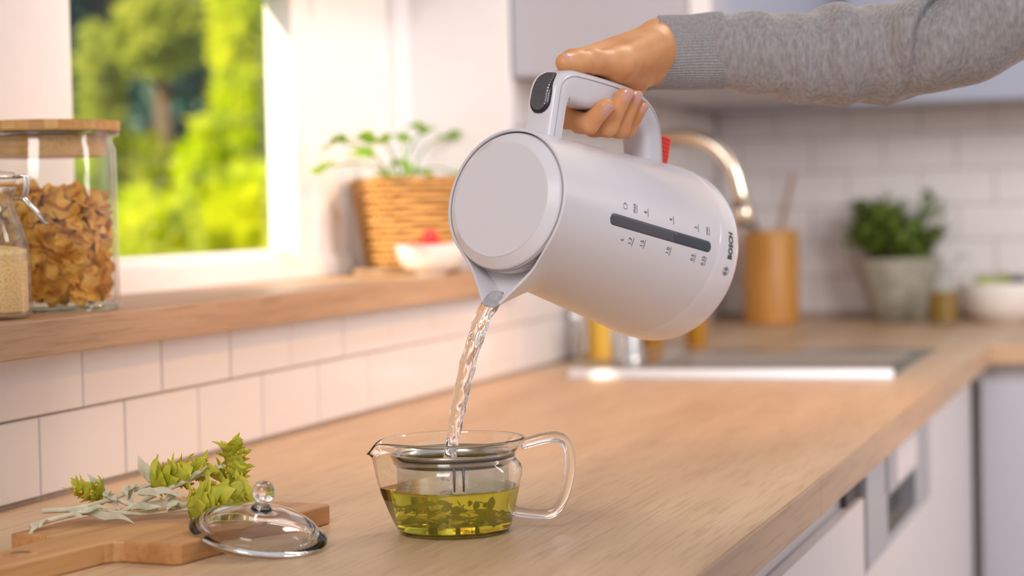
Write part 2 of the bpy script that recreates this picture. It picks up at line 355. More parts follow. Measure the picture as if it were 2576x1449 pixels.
# plaster skins of the niche: the reveal towards the far cabinet
rv = MB().box(-0.30, 0.0, YE - 0.012, YE, SZT, 1.57, 0.001).build('reveal_panel', M_FRAME, wl)
wb = MB().box(-0.30, 3.2, YB + G, YB + 0.2, 0, 3.6).build('wall_back', M_GROUT); tag(wb, 'white tiled back wall behind the plants', kind='structure')
TILE_MESH = {}
def tile(parent, side, a0, a1, z0, z1):
    """one glazed tile on the left ('L') or back ('B') wall, between joints"""
    g = 0.0011; a0 += g; a1 -= g; z0 += g; z1 -= g
    if a1 - a0 < 0.012: return
    key = (side, round(a1 - a0, 4), round(z1 - z0, 4))
    if key not in TILE_MESH:
        L, Hh, e, dep = a1 - a0, z1 - z0, 0.0012, G + 0.003
        v = [(0, 0, -dep), (L, 0, -dep), (L, Hh, -dep), (0, Hh, -dep), (0, 0, -0.0012), (L, 0, -0.0012), (L, Hh, -0.0012), (0, Hh, -0.0012), (e, e, 0), (L - e, e, 0), (L - e, Hh - e, 0), (e, Hh - e, 0)]
        f = [(8, 9, 10, 11)] + [(i, (i + 1) % 4, 4 + (i + 1) % 4, 4 + i) for i in range(4)] + [(4 + i, 4 + (i + 1) % 4, 8 + (i + 1) % 4, 8 + i) for i in range(4)]
        vv = [(n, a, z) for a, z, n in v] if side == 'L' else [(a, -n, z) for a, z, n in v]
        me = bpy.data.meshes.new('tile'); me.from_pydata(vv, [], f); me.materials.append(M_TILE); TILE_MESH[key] = me
    o = bpy.data.objects.new('tile', TILE_MESH[key]); COL.objects.link(o); o.parent = parent
    j = random.uniform(-0.0003, 0.0003)
    o.location = (j, a0, z0) if side == 'L' else (a0, YB + j, z0)
for row in range(6):
    z0 = CT + row * TH; z1 = z0 + TH
    if row == 1: zc = min(z1, SZB + 0.002)
    off = Y0 - (0.5 * TW if row % 2 else 0)
    k0 = math.floor((YN - off) / TW)
    for k in range(k0, 40):
        a0, a1 = off + k * TW, off + (k + 1) * TW
        if a0 >= YB - 0.01: break
        a0c, a1c = max(a0, YN), min(a1, YB - 0.002)
        if row == 0: tile(wl, 'L', a0c, a1c, z0 + 0.0035, z1)
        elif row == 1:
            if a1 <= YE: tile(wl, 'L', a0c, a1c, z0, SZB)
            elif a0 >= YE: tile(wl, 'L', a0c, a1c, z0, z1)
            else: tile(wl, 'L', a0c, YE, z0, SZB); tile(wl, 'L', YE, a1c, z0, z1)
        elif a1 > YE: tile(wl, 'L', max(a0c, YE), a1c, z0, z1)
    off = 0.05 - (0.5 * TW if row % 2 else 0)
    for k in range(-1, 18):
        a0, a1 = max(0.002, off + k * TW), off + (k + 1) * TW
        if a1 > 0.02 and a0 < 2.3: tile(wb, 'B', a0, a1, z0 + 0.016, z1 + 0.016)
# ------- window: frame, sash, panels, pane in the niche
ZW = 1.47  # unseen window head, lowered to keep the sun off the wall cabinet
win = bpy.data.objects.new('window_1', None); COL.objects.link(win); win.location = (XF, 0, SZT); tag(win, 'white framed window above the oak sill with garden behind', kind='structure')
def wpart(name, x0, x1, y0, y1, z0, z1, mat=M_FRAME, b=0.002):
    return MB().box(x0 - XF, x1 - XF, y0, y1, z0 - SZT, z1 - SZT, b).build(name, mat, win)
wpart('frame_rail', XF - 0.05, XF, -0.95, YE - 0.012, SZT, CT + 0.187)                 # bottom rail
wpart('frame_rail', XF - 0.05, XF, -0.95, YE - 0.012, ZW, 1.57)
wpart('panel', XF - 0.045, XF - 0.004, -0.95, 0.0187, CT + 0.187, ZW)                  # near wide panel
wpart('sash_stile', XF - 0.06, XF - 0.022, 0.0187, 0.062, CT + 0.187, ZW)
wpart('sash_stile', XF - 0.05, XF - 0.010, 0.610, 0.672, CT + 0.187, ZW)
wpart('sash_rail', XF - 0.055, XF - 0.012, 0.062, 0.610, CT + 0.187, CT + 0.199)
wpart('sash_rail', XF - 0.055, XF - 0.012, 0.062, 0.610, ZW - 0.04, ZW)
wpart('panel', XF - 0.045, XF - 0.006, 0.672, 0.945, CT + 0.187, ZW)
wpart('frame_stile', XF - 0.05, XF + 0.006, 0.945, YE - 0.012, CT + 0.187, ZW)
pane = wpart('pane', XF - 0.036, XF - 0.032, 0.060, 0.612, CT + 0.197, ZW - 0.03, M_PANE, 0)
sill = MB().box(XF - 0.01, 0.030, YN, YE - 0.012, SZB, SZT, 0.0015).build('trim_1', M_SILL); tag(sill, 'long oak window sill carrying the jars and the basket', kind='structure')
wsc = MB().box(-0.30, -0.001, YE - 0.012, YE, SZB, SZT).build('sill_end', M_SILL, sill)

# ------- worktop (L-shaped, with the sink cut out), edge bands
YR = 1.622; XR = 0.635
SX0, SX1, SY0, SY1 = 0.165, 0.537, 1.045, 1.43     # basin opening
top = slab('worktop', [0.0, SX0, SX1, XR - 0.003, 2.4], [YN, SY0, SY1, YR + 0.003, YB], lambda i, j: (i == 1 and j == 1) or (i == 3 and j < 3), CT - 0.0316, CT, M_OAK)
tag(top, 'long light oak worktop running from the teapot to the back wall', 'worktop')
YS = -0.0956
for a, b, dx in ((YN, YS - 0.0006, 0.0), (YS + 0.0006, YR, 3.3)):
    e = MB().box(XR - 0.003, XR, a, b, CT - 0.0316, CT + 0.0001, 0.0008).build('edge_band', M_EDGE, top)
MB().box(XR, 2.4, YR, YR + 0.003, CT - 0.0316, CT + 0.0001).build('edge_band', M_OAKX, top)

# ------- base cabinets under the long worktop
def carcass(name, label, y0, y1, x1=0.585):
    t = thing(name, label, 'cabinet', (0, y0, 0)); L = y1 - y0
    MB().box(0.02, x1, 0.001, L - 0.001, 0.10, CT - 0.0326).build('body', M_CAB, t); return t, L
t, L = carcass('drawer_cabinet', 'white handleless drawer cabinet nearest under the worktop front edge', YN, 0.3654)
MB().box(0.585, 0.592, 0.0, L - 0.085, CT - 0.0786, CT - 0.0326).build('grip_rail', M_ALU, t)
MB().box(0.585, 0.598, L - 0.085, L - 0.004, CT - 0.083, CT - 0.0326).build('rail_end_shade', M_DARK, t)  # dark block stands in for the shade in the open rail end
MB().box(0.585, 0.605, 0.002, L - 0.004, CT - 0.32, CT - 0.0806, 0.0015).build('drawer_front', M_CAB, t)
MB().box(0.585, 0.605, 0.002, L - 0.004, 0.10, CT - 0.324, 0.0015).build('drawer_front', M_CAB, t)
t = thing('dishwasher', 'built-in dishwasher with grey control panel and recessed dark grip', 'dishwasher', (0, 0.3694, 0)); L = 0.5953
MB().box(0.03, 0.583, 0.001, L - 0.001, 0.10, CT - 0.0326).build('body', M_CAB, t)
# control panel built as frame around the grip recess
ry0, ry1, rz0, rz1 = 0.165, 0.430, CT - 0.150, CT - 0.104
p = MB().box(0.583, 0.607, 0, ry0, CT - 0.162, CT - 0.0346).box(0.583, 0.607, ry1, L, CT - 0.162, CT - 0.0346).box(0.583, 0.607, ry0, ry1, CT - 0.162, rz0).box(0.583, 0.607, ry0, ry1, rz1, CT - 0.0346)
p.build('control_panel', M_ALU, t)
MB().box(0.581, 0.586, ry0, ry1, rz0, rz1).build('grip_recess', M_DARK, t)
MB().box(0.607, 0.611, ry0 - 0.006, ry1 + 0.03, CT - 0.100, CT - 0.042, 0.0015).build('display_frame', M_ALU, t)
MB().box(0.611, 0.6125, ry0 + 0.045, ry1 - 0.02, CT - 0.094, CT - 0.052).build('display', M_CAB, t)
MB().box(0.583, 0.605, 0.002, L - 0.002, 0.10, CT - 0.165, 0.0015).build('door', M_CAB, t)
t = thing('sink_cabinet', 'white cabinet front under the sink next to the dishwasher', 'cabinet', (0, 0.9670, 0)); L = YR + 0.02 - 0.9670
MB().box(0.02, 0.585, 0.001, L - 0.001, 0.10, CT - 0.20).box(0.565, 0.585, 0.001, L - 0.001, CT - 0.20, CT - 0.0326).build('body', M_CAB, t)
MB().box(0.585, 0.603, 0.003, 0.35, 0.10, CT - 0.060, 0.0015).build('door', M_CAB, t)
MB().box(0.585, 0.603, 0.354, L - 0.03, 0.10, CT - 0.060, 0.0015).build('door', M_CAB, t)
MB().box(0.585, 0.592, 0.0, L - 0.03, CT - 0.0586, CT - 0.0326).build('grip_rail', M_BRASS, t)
t = thing('corner_cabinet', 'pale grey cabinet facing the camera under the return worktop', 'cabinet', (0.605, YR + 0.02, 0))
MB().box(0.0, 1.75, 0.02, 0.75, 0.10, CT - 0.0326).build('body', M_CAB, t)
for k in range(3): MB().box(0.01 + 0.58 * k, 0.585 + 0.58 * k, 0.0, 0.02, 0.10, CT - 0.06, 0.0015).build('door', M_CABGREY, t)

# ------- sink and tap
FX0, FX1, FY0, FY1 = 0.1063, 0.5643, 0.921, 1.50
t = thing('sink', 'inset stainless steel sink at the far end of the worktop', 'sink', (0, 0, CT))
fl = slab('rim', [FX0, SX0 + 0.004, SX1 - 0.004, FX1], [FY0, SY0 + 0.004, SY1 - 0.004, FY1], lambda i, j: i == 1 and j == 1, 0.0003, 0.0035, M_STEEL, t); bevel(fl, 0.0015)
bz = -0.17; s0, s1, u0, u1 = SX0 + 0.004, SX1 - 0.004, SY0 + 0.004, SY1 - 0.004
fe = MB().prism([(FY0, 0.0003), (FY0 + 0.003, 0.0150), (FY0 + 0.006, 0.0165), (FY0 + 0.016, 0.0160), (FY0 + 0.019, 0.0036)], FX0, FX1)
fe.v = [(z_, x_, y_) for x_, y_, z_ in fe.v]; fe.build('front_edge', principled('satin_steel', (0.78, 0.76, 0.76), 0.38, 1.0)[0], t)
b = MB().box(s0, s0 + 0.002, u0, u1, bz, 0.002).box(s1 - 0.002, s1, u0, u1, bz, 0.002).box(s0, s1, u0, u0 + 0.002, bz, 0.002).box(s0, s1, u1 - 0.002, u1, bz, 0.002).box(s0, s1, u0, u1, bz - 0.002, bz)
b.build('basin', noisy('basin_steel', (0.52, 0.45, 0.39), (0.60, 0.53, 0.47), scale=(30, 1, 30), nscale=20, rough=0.42, metal=0.9), t)  # brownish tint puts the worktop's reflection into the steel colour
MB().lathe([(0, bz + 0.002), (0.02, bz + 0.002), (0.038, bz + 0.004), (0.042, bz + 0.001)], 32, (s0 + s1) / 2, (u0 + u1) / 2).build('drain', M_STEEL, t, True)
t = thing('tap', 'tall gooseneck kitchen tap with warm metal sheen at the sink', 'tap', (0.1175, 1.2138, CT + 0.0036))
MB().lathe([(0, 0), (0.027, 0), (0.027, 0.006), (0.023, 0.010), (0.0215, 0.085), (0.016, 0.092), (0, 0.092)], 32).build('base', M_STEEL, t, True)
pth = [(0, 0, 0.09), (0, 0, 0.18), (0, 0, 0.255)] + [(0.0885 - 0.0885 * math.cos(a), 0, 0.262 + 0.085 * math.sin(a)) for a in np.linspace(0.12, math.pi - 0.25, 16)]
pth += [(0.1810, 0, 0.255), (0.1845, 0, 0.236)]
MB().tube(pth, 0.0125, 20).build('spout', M_BRASS, t, True)
MB().tube([(0.1835, 0, 0.246), (0.1862, 0, 0.205)], 0.0150, 20).build('aerator', M_BRASS, t, True)
MB().tube([(0, -0.018, 0.055), (0, -0.045, 0.062), (0.012, -0.085, 0.085)], [0.010, 0.008, 0.006], 14).build('lever', M_STEEL, t, True)

# ------- wall cabinets
t = thing('wall_cabinet', 'pale wall cabinet hung beside the window reveal', 'cabinet', (0, YE, CT + 0.440))
MB().box(0.002, 0.268, 0.001, 1.06, 0.0, 0.9, 0.001).build('body', M_CABGREY, t)
MB().box(0.270, 0.301, 0.0025, 0.528, -0.004, 0.9, 0.002).build('door', M_UPCAB, t)  # doors darker and bluer than the cabinet body
MB().box(0.270, 0.301, 0.0, 0.0023, -0.004, 0.9).build('edge_highlight', M_FRAME, t)  # white strip paints the bright highlight along the door edge
MB().box(0.270, 0.301, 0.532, 1.06, -0.004, 0.9, 0.002).build('door', M_UPCAB, t)
t = thing('wall_cabinet', 'blue-grey wall cabinet across the back wall above the plants', 'cabinet', (0.02, YB - 0.34, CT + 0.437))
MB().box(0.0, 2.3, 0.022, 0.335, 0.0, 0.9, 0.001).build('body', M_UPCAB, t)
for k in range(4): MB().box(0.31 + 0.5 * k if k else 0.31, 0.806 + 0.5 * k, 0.0, 0.02, -0.004, 0.9, 0.002).build('door', M_UPCAB, t)

# ================================================================== KETTLE (local: z up along the body axis, +x to the spout, +y the gauge side)
KR = np.array([[-0.128041, 0.929738, -0.345244], [-0.186574, -0.364475, -0.912331], [-0.974061, -0.052403, 0.220133]])
KC = V(0.445345, -0.395407, 0.249744 + CT); KH = 0.2246
KB = KC - KR[:, 2] * KH
kmat = Matrix.Identity(4)
for i in range(3):
    for j in range(3): kmat[i][j] = KR[i, j]
    kmat[i][3] = KB[i]
def kw(p): return KB + KR @ np.array(p, float)
kettle = thing('kettle', 'white electric kettle held tilted and pouring into the glass teapot', 'kettle', matrix=kmat)
PROF = [(0.0000, 0.0705), (0.0006, 0.0718), (0.0024, 0.0727), (0.0054, 0.0731), (0.0096, 0.0733), (0.0148, 0.0733), (0.0211, 0.0732), (0.0283, 0.0729), (0.0363, 0.0724), (0.0449, 0.0717), (0.0542, 0.0710), (0.0639, 0.0702),
        (0.0738, 0.0693), (0.0840, 0.0684), (0.0943, 0.0675), (0.1046, 0.0666), (0.1150, 0.0657), (0.1253, 0.0648), (0.1356, 0.0639), (0.1459, 0.0630), (0.1563, 0.0622), (0.1666, 0.0613), (0.1700, 0.0610), (0.1769, 0.0604), (0.1872, 0.0595), (0.1976, 0.0586), (0.2079, 0.0577), (0.2170, 0.0569), (0.2182, 0.0568)]
PZ = np.array([a for a, _ in PROF]); PR = np.array([b for _, b in PROF])
rp = lambda z: float(np.interp(z, PZ, PR))
def hull_r(th, R, T, rho):
    """radius at angle th of the hull of a circle R and a small nose circle reaching out to T on +x"""
    d = T - rho; th = abs((th + math.pi) % (2 * math.pi) - math.pi)
    if d <= R - rho + 1e-5: return R
    ph = math.acos((R - rho) / d)
    if th >= ph: return R
    t2 = math.atan2(rho * math.sin(ph), d + rho * math.cos(ph))
    if th >= t2: return R / math.cos(th - ph)
    return d * math.cos(th) + math.sqrt(max(0, rho * rho - (d * math.sin(th)) ** 2))
TH_K = np.concatenate([np.linspace(-1.0, 1.0, 81)[:-1], np.linspace(1.0, 2 * math.pi - 1.0, 91)[:-1]])
def tipreach(z): return rp(z) + max(0.0, (z - 0.1735) / (0.2182 - 0.1735)) * 0.0260
zs = sorted(set(list(PZ) + [0.1735, 0.1745, 0.178, 0.183, 0.193, 0.203, 0.2125]))
v = []; f = []; n = len(TH_K); rows = []
def ring(z, off, rho, zt=None):
    rows.append(len(v))
    for th in TH_K:
        r = hull_r(th, rp(z) - off, tipreach(z) - off * 1.3, rho); t_ = abs((th + math.pi) % (2 * math.pi) - math.pi)
        dip = 0.0070 * math.exp(-((t_ - 0.50) / 0.36) ** 2) * max(0.0, (z - 0.195) / 0.0237); v.append((r * math.cos(th), r * math.sin(th), z - dip))
for z in zs: ring(z, 0, 0.0125)
ring(0.2187, 0.0007, 0.0120); ring(0.2187, 0.0017, 0.0110); ring(0.2182, 0.0022, 0.0106)
nin = len(rows)
for z in (0.2150, 0.212, 0.208, 0.203, 0.198): ring(z, 0.0024, 0.0104)
for a, b in zip(rows, rows[1:]):
    for k in range(n): k2 = (k + 1) % n; f.append((a + k, a + k2, b + k2, b + k))
f.append(tuple(range(n - 1, -1, -1))); f.append(tuple(range(rows[-1], rows[-1] + n)))
body = mobj('body', v, f, M_PLASTIC, kettle); autosmooth(body, 32)
# inner skin darker where it is the inside of the spout
body.data.materials.append(M_INNER)
for p_ in body.data.polygons:
    vi = list(p_.vertices)
    if min(vi) >= rows[nin - 1]: p_.material_index = 1
# lid
lid = autosmooth(MB().lathe([(0, KH), (0.0440, KH), (0.0452, KH - 0.0004), (0.0520, KH - 0.0052), (0.0530, KH - 0.0064), (0.0532, KH - 0.0088), (0.0520, KH - 0.0100), (0.0515, KH - 0.024), (0, KH - 0.024)], 96).build('lid', M_LIDGLOSS, kettle), 12)
MB().lathe([(0, KH + 0.0003), (0.0444, KH + 0.0003), (0.0449, KH - 0.0003)], 96).build('lid_top', M_PLASTIC, lid)
MB().lathe([(0.0531, KH - 0.0082), (0.0541, KH - 0.0090), (0.0541, KH - 0.0110), (0.0525, KH - 0.0110)], 96, close=True).build('lid_seal', M_GROOVE, lid, True)
v = []; f = []; nr = 300
for k in range(nr):
    rr = 0.0528 + (0.0006 if k % 2 else 0.0)
    for z in (KH - 0.0225, KH - 0.0115): v.append((rr * math.cos(2 * math.pi * k / nr), rr * math.sin(2 * math.pi * k / nr), z))
for k in range(nr): k2 = (k + 1) % nr; f.append((2 * k, 2 * k2, 2 * k2 + 1, 2 * k + 1))
mobj('filter_ring', v, f, M_LIDGLOSS, lid)
# base ring
autosmooth(MB().lathe([(0, -0.0025), (0.0690, -0.0025), (0.0708, -0.0018), (0.0718, -0.0004), (0.0722, 0.0006), (0.0700, 0.0008), (0, 0.0008)], 96).build('base_ring', M_RED, kettle), 40)
# base skirt line
v = []; f = []; nk_ = 128; lev = 9
for i in range(lev + 1):
    for k in range(nk_):
        a = 2 * math.pi * k / nk_; zt = 0.0325 + 0.009 * math.cos(a); z = 0.0012 + (zt - 0.0012) * i / lev; r = rp(z) + (0.00035 if i < lev else -0.0002); v.append((r * math.cos(a), r * math.sin(a), z))
for i in range(lev):
    for k in range(nk_): k2 = (k + 1) % nk_; f.append((i * nk_ + k, i * nk_ + k2, (i + 1) * nk_ + k2, (i + 1) * nk_ + k))
mobj('base_skirt', v, f, M_LIDGLOSS, kettle, True)
# handle: rounded section swept along a path in the x-z plane  (x, z measured from the lid, thickness, half width)
HP = spline([(-0.050, -0.0385, 0.0185, 0.0142), (-0.070, -0.0380, 0.0182, 0.0142), (-0.086, -0.0380, 0.0190, 0.0142), (-0.0965, -0.0405, 0.0230, 0.0142), (-0.1010, -0.0490, 0.0255, 0.0140), (-0.1025, -0.0620, 0.0265, 0.0138), (-0.1045, -0.085, 0.0268, 0.0136),
             (-0.1062, -0.110, 0.0268, 0.0136), (-0.1065, -0.132, 0.0268, 0.0138), (-0.1030, -0.150, 0.0260, 0.0140), (-0.0935, -0.1625, 0.0250, 0.0142), (-0.0800, -0.1690, 0.0240, 0.0142), (-0.0660, -0.1735, 0.0240, 0.0142)], 5)
v = []; f = []; ns = 28
Tn = np.gradient(HP[:, :2], axis=0); Tn /= np.linalg.norm(Tn, axis=1)[:, None]
for i in range(len(HP)):
    nx_, nz_ = Tn[i][1], -Tn[i][0]
    for k in range(ns):
        a = 2 * math.pi * k / ns; ca, sa = math.cos(a), math.sin(a); e = 0.42
        p_, q_ = HP[i][2] / 2 * math.copysign(abs(ca) ** e, ca), HP[i][3] * math.copysign(abs(sa) ** e, sa)
        v.append((HP[i][0] + nx_ * p_, q_, KH + HP[i][1] + nz_ * p_))
for i in range(len(HP) - 1):
    for k in range(ns): k2 = (k + 1) % ns; f.append((i * ns + k, i * ns + k2, (i + 1) * ns + k2, (i + 1) * ns + k))
f += [tuple(range(ns - 1, -1, -1)), tuple(range((len(HP) - 1) * ns, len(HP) * ns))]
hd = autosmooth(mobj('handle', v, f, M_PLASTIC, kettle), 50)
# parting line on the gauge-side face of the handle
OFF = 0.0052
for sgn in (1,):
    pl = [(HP[i][0] + Tn[i][1] * (-HP[i][2] / 2 + OFF) * -1, HP[i][3] * 0.993, KH + HP[i][1] - Tn[i][0] * (-HP[i][2] / 2 + OFF) * -1) for i in range(0, len(HP))]
    MB().tube(pl, 0.00042, 6).build('parting_line', M_GROOVE, hd, True)
# lid-release button on the front corner of the handle
BO = spline([(-0.0735, -0.0288), (-0.083, -0.0286), (-0.0925, -0.0291), (-0.0995, -0.0315), (-0.1050, -0.0355), (-0.1085, -0.0400)], 8)
bl = np.concatenate([[0], np.cumsum(np.linalg.norm(np.diff(BO, axis=0), axis=1))])
def bsurf(s, y, o):
    x = np.interp(s, bl, BO[:, 0]); z = np.interp(s, bl, BO[:, 1]); i = min(len(BO) - 2, max(0, int(np.searchsorted(bl, s)) - 1)); t = BO[i + 1] - BO[i]; t /= np.linalg.norm(t)
    return (x + o * t[1], y, KH + z - o * t[0])
def capsule_patch(name, fn, L0, L1, hw, h, mat, parent, nv=60, nu=12, ribs=0.0, nr=16, slant=0.0):
    v = []; f = []
    for i in range(nv + 1):
        s = L0 + (L1 - L0) * i / nv; e = min(s - L0, L1 - s); wd = hw if e >= hw else math.sqrt(max(1e-10, hw * hw - (hw - e) ** 2))
        for j in range(nu + 1):
            u = -1 + 2 * j / nu; ee = min(1.0, min(e, (1 - abs(u)) * wd) / (0.18 * hw)); o = h * math.sqrt(max(0, 1 - (1 - ee) ** 2))
            if ribs: o += ribs * ee * math.sin((s + slant * u * hw) / (L1 - L0) * nr * 2 * math.pi)
            v.append(fn(s, u * wd, o))
    for i in range(nv):
        for j in range(nu): a = i * (nu + 1) + j; f.append((a, a + 1, a + nu + 2, a + nu + 1))
    return mobj(name, v, f, mat, parent, True)
bt = capsule_patch('button', bsurf, 0.0005, bl[-1] - 0.0005, 0.0100, 0.0022, M_BLACK, kettle)
capsule_patch('ribbed_pad', lambda s, y, o: bsurf(s, y, o + 0.0016), 0.0028, bl[-1] - 0.0028, 0.0080, 0.0012, M_RIB, bt, nv=170, ribs=0.00035, nr=15, slant=-0.7)
# red switch at the foot of the handle
sw = bevel(MB().box(-0.0960, -0.062, -0.0075, 0.0075, KH - 0.2000, KH - 0.165).build('switch', M_RED, kettle), 0.004, 3)
rb = MB()
for k in range(9): rb.box(-0.0935 + 0.0033 * k, -0.0920 + 0.0033 * k, 0.0068, 0.0082, KH - 0.1955, KH - 0.176)
rb.build('switch_ribs', M_RED, sw)
# surface placement on the tapered body: s metres along the reading direction (towards the handle), z height
def ks(th0, s, z, off=0.0003):
    r = rp(z) + (0.0004 if z < 0.038 else 0.0); a = math.radians(th0) + s / r; return ((r + off) * math.cos(a), (r + off) * math.sin(a), z)
g_ = capsule_patch('gauge', lambda s, y, o: ks(91.7 - (s - 0.0405) / 0.1255 * 1.7, y, s, o), 0.0405, 0.166, 0.0046, 0.0004, M_GAUGE, kettle, nv=90)
capsule_patch('water_level', lambda s, y, o: ks(91.7 - (s - 0.0405) / 0.1255 * 1.7, y, s, o + 0.0003), 0.0415, 0.0895, 0.0041, 0.0003, M_GAUGE2, g_, nv=50)
def ktext(s, th, z, size, bold=0.0, name='print', spacing=1.0, w=1.0):
    cu = bpy.data.curves.new('txt', 'FONT'); cu.body = s; cu.size = size; cu.align_x = 'CENTER'; cu.align_y = 'CENTER'; cu.offset = bold; cu.space_character = spacing; cu.resolution_u = 4
    o = bpy.data.objects.new('txt', cu); COL.objects.link(o)
    me = o.to_mesh(); vs_ = [tuple(q.co) for q in me.vertices]; fs_ = [tuple(p_.vertices) for p_ in me.polygons]; o.to_mesh_clear()
    bpy.data.objects.remove(o); bpy.data.curves.remove(cu)
    return [ks(th, x * w, z + y) for x, y, _ in vs_], fs_
def kbar(th, s0, s1, z0, z1, nseg=6):
    v = []; f = []
    for i in range(nseg + 1):
        s = s0 + (s1 - s0) * i / nseg; v += [ks(th, s, z0), ks(th, s, z1)]
    for i in range(nseg): f.append((2 * i, 2 * i + 2, 2 * i + 3, 2 * i + 1))
    return v, f
for s, th, z in (('max', 102.26, 0.1385), ('6', 101.82, 0.1250), ('4', 101.9, 0.0934), ('2', 101.6, 0.0616), ('min', 101.74, 0.0471), ('1.7', 78.9, 0.1376), ('1.5', 79.9, 0.1240), ('1.0', 80.9, 0.0924), ('0.5', 81.8, 0.0614), ('0.25', 82.0, 0.0475), ('L', 78.3, 0.1471)):
    mb = MB(); v, f = ktext(s, th, z, 0.0050, 0.0, w=0.92); mb.add(v, f)
    if s != 'L': v, f = kbar(th, -0.0035, 0.0035, z - 0.0033, z - 0.0029); mb.add(v, f)
    mb.build('scale_mark', M_INK, kettle)
mb = MB()                                   # cup pictogram
for a in ((-0.002, 0.002, 0.1472, 0.1475), (-0.002, 0.002, 0.1512, 0.1515), (-0.002, -0.0017, 0.1472, 0.1515), (0.0017, 0.002, 0.1472, 0.1515), (0.002, 0.003, 0.1500, 0.1503), (0.002, 0.003, 0.1484, 0.1487), (0.0028, 0.0031, 0.1484, 0.1503)):
    v, f = kbar(101.6, a[0], a[1], a[2], a[3], 2); mb.add(v, f)
mb.build('cup_mark', M_INK, kettle)
v, f = ktext('BOSCH', 96.9, 0.0142, 0.0079, 0.00032, spacing=1.03, w=0.86); mobj('lettering', v, f, M_INK, kettle)
mb = MB(); lc = 80.18; lz = 0.0159; nn = 28
def arc(r0, r1, a0, a1, k):
    v = []; f = []
    for i in range(k + 1):
        a = a0 + (a1 - a0) * i / k; v += [ks(lc, r0 * math.cos(a), lz + r0 * math.sin(a)), ks(lc, r1 * math.cos(a), lz + r1 * math.sin(a))]
    for i in range(k): f.append((2 * i, 2 * i + 2, 2 * i + 3, 2 * i + 1))
    mb.add(v, f)
arc(0.0033, 0.0037, 0, 2 * math.pi, nn); arc(0.0021, 0.0026, -0.9, 0.9, 10); arc(0.0021, 0.0026, math.pi - 0.9, math.pi + 0.9, 10)
for a in ((-0.0021, 0.0021, -0.0003, 0.0003), (-0.0013, -0.0009, -0.0020, 0.0020), (0.0009, 0.0013, -0.0020, 0.0020)):
    v, f = kbar(lc, a[0], a[1], lz + a[2], lz + a[3], 2); mb.add(v, f)
mb.build('emblem', M_INK, kettle)

# ------------------------------------------------------------------ pouring water
tip = kw((0.0790, 0.0, 0.2145)); END = V(0.4085, -0.4335, CT + 0.0355)
vx, vy = END[0] - tip[0], END[1] - tip[1]
v = []; f = []; ns = 48; nl = 150
side = KR[:, 1] - V(0, 0, 1) * KR[2, 1]; side /= np.linalg.norm(side)
P0 = kw((0.0690, 0.0, 0.2118)); rngs = np.random.RandomState(3)
path = []
for i in range(nl):
    s = i / (nl - 1)
    if s < 0.12: q = s / 0.12; p_ = P0 * (1 - q) + tip * q
    else:
        q = (s - 0.12) / 0.88; p_ = V(tip[0] + vx * q ** 0.62, tip[1] + vy * q ** 0.62, tip[2] + (END[2] - tip[2]) * q)
    path.append(p_)
path = np.array(path); path[8:] = np.array([(path[max(0, i - 6):i + 7]).mean(0) for i in range(8, nl)])
Tg = np.gradient(path, axis=0); Tg /= np.linalg.norm(Tg, axis=1)[:, None]
for i in range(nl):
    s = i / (nl - 1); sd = side - Tg[i] * (side @ Tg[i]); sd /= np.linalg.norm(sd); nb = np.cross(Tg[i], sd)
    q = max(0, (s - 0.12) / 0.88)
    wa = 0.0088 * (1 - 0.52 * q ** 0.7) * (0.75 + 0.25 * min(1, s / 0.08)); wb = (0.0036 + 0.0012 * q) * (0.35 + 0.65 * min(1, s / 0.12))
    for k in range(ns):
        a = 2 * math.pi * k / ns
        rip = 1 + 0.10 * math.sin(3 * a + 7 * q + 2.2 * math.sin(5 * q)) * min(1, 3 * q + 0.3) + 0.06 * math.sin(5 * a - 15 * q + 1.7 * math.sin(11 * q + 1)) + 0.05 * math.sin(2 * a + 61 * q + 2 * math.sin(9 * q)) + 0.035 * math.sin(8 * a + 22 * q + 3 * math.sin(17 * q)) + 0.03 * math.sin(11 * a - 9 * q + 97 * q * q)
        v.append(path[i] + sd * (wa * rip * math.cos(a)) + nb * (wb * rip * math.sin(a)))
for i in range(nl - 1):
    for k in range(ns): k2 = (k + 1) % ns; f.append((i * ns + k, i * ns + k2, (i + 1) * ns + k2, (i + 1) * ns + k))
f += [tuple(range(ns - 1, -1, -1)), tuple(range((nl - 1) * ns, nl * ns))]
st = mobj('water_stream', v, f, M_WATER, None, True); tag(st, 'clear rippling stream of water falling from the kettle spout', 'water')

# ------------------------------------------------------------------ glass teapot (local +x towards its handle)
TP = V(0.4127, -0.4261, CT); TRZ = math.atan2(0.3084, 0.9510)
pot = thing('teapot', 'small clear glass teapot half full of green tea', 'teapot', tuple(TP), TRZ)
OUT = [(0.0006, 0.0395), (0.0016, 0.0415), (0.0036, 0.0427), (0.010, 0.0443), (0.020, 0.0468), (0.030, 0.0492), (0.038, 0.0508), (0.0430, 0.0522), (0.0475, 0.0523), (0.0512, 0.0510), (0.0540, 0.0484), (0.0568, 0.0469), (0.0600, 0.0474), (0.0640, 0.0503), (0.0680, 0.0533), (0.0702, 0.0546)]
TIPR = [(0.0, 0.0), (0.004, 0.0435), (0.010, 0.0463), (0.020, 0.0505), (0.030, 0.0545), (0.040, 0.0572), (0.050, 0.0592), (0.058, 0.0606), (0.063, 0.0622), (0.067, 0.0640), (0.0702, 0.0652)]
oz = np.array([a for a, _ in OUT]); orr = np.array([b for _, b in OUT]); tz = np.array([a for a, _ in TIPR]); tr_ = np.array([b for _, b in TIPR])
TH_P = np.concatenate([np.linspace(math.pi - 0.9, math.pi + 0.9, 71)[:-1], np.linspace(math.pi + 0.9, 3 * math.pi - 0.9, 80)[:-1]]); n = len(TH_P)
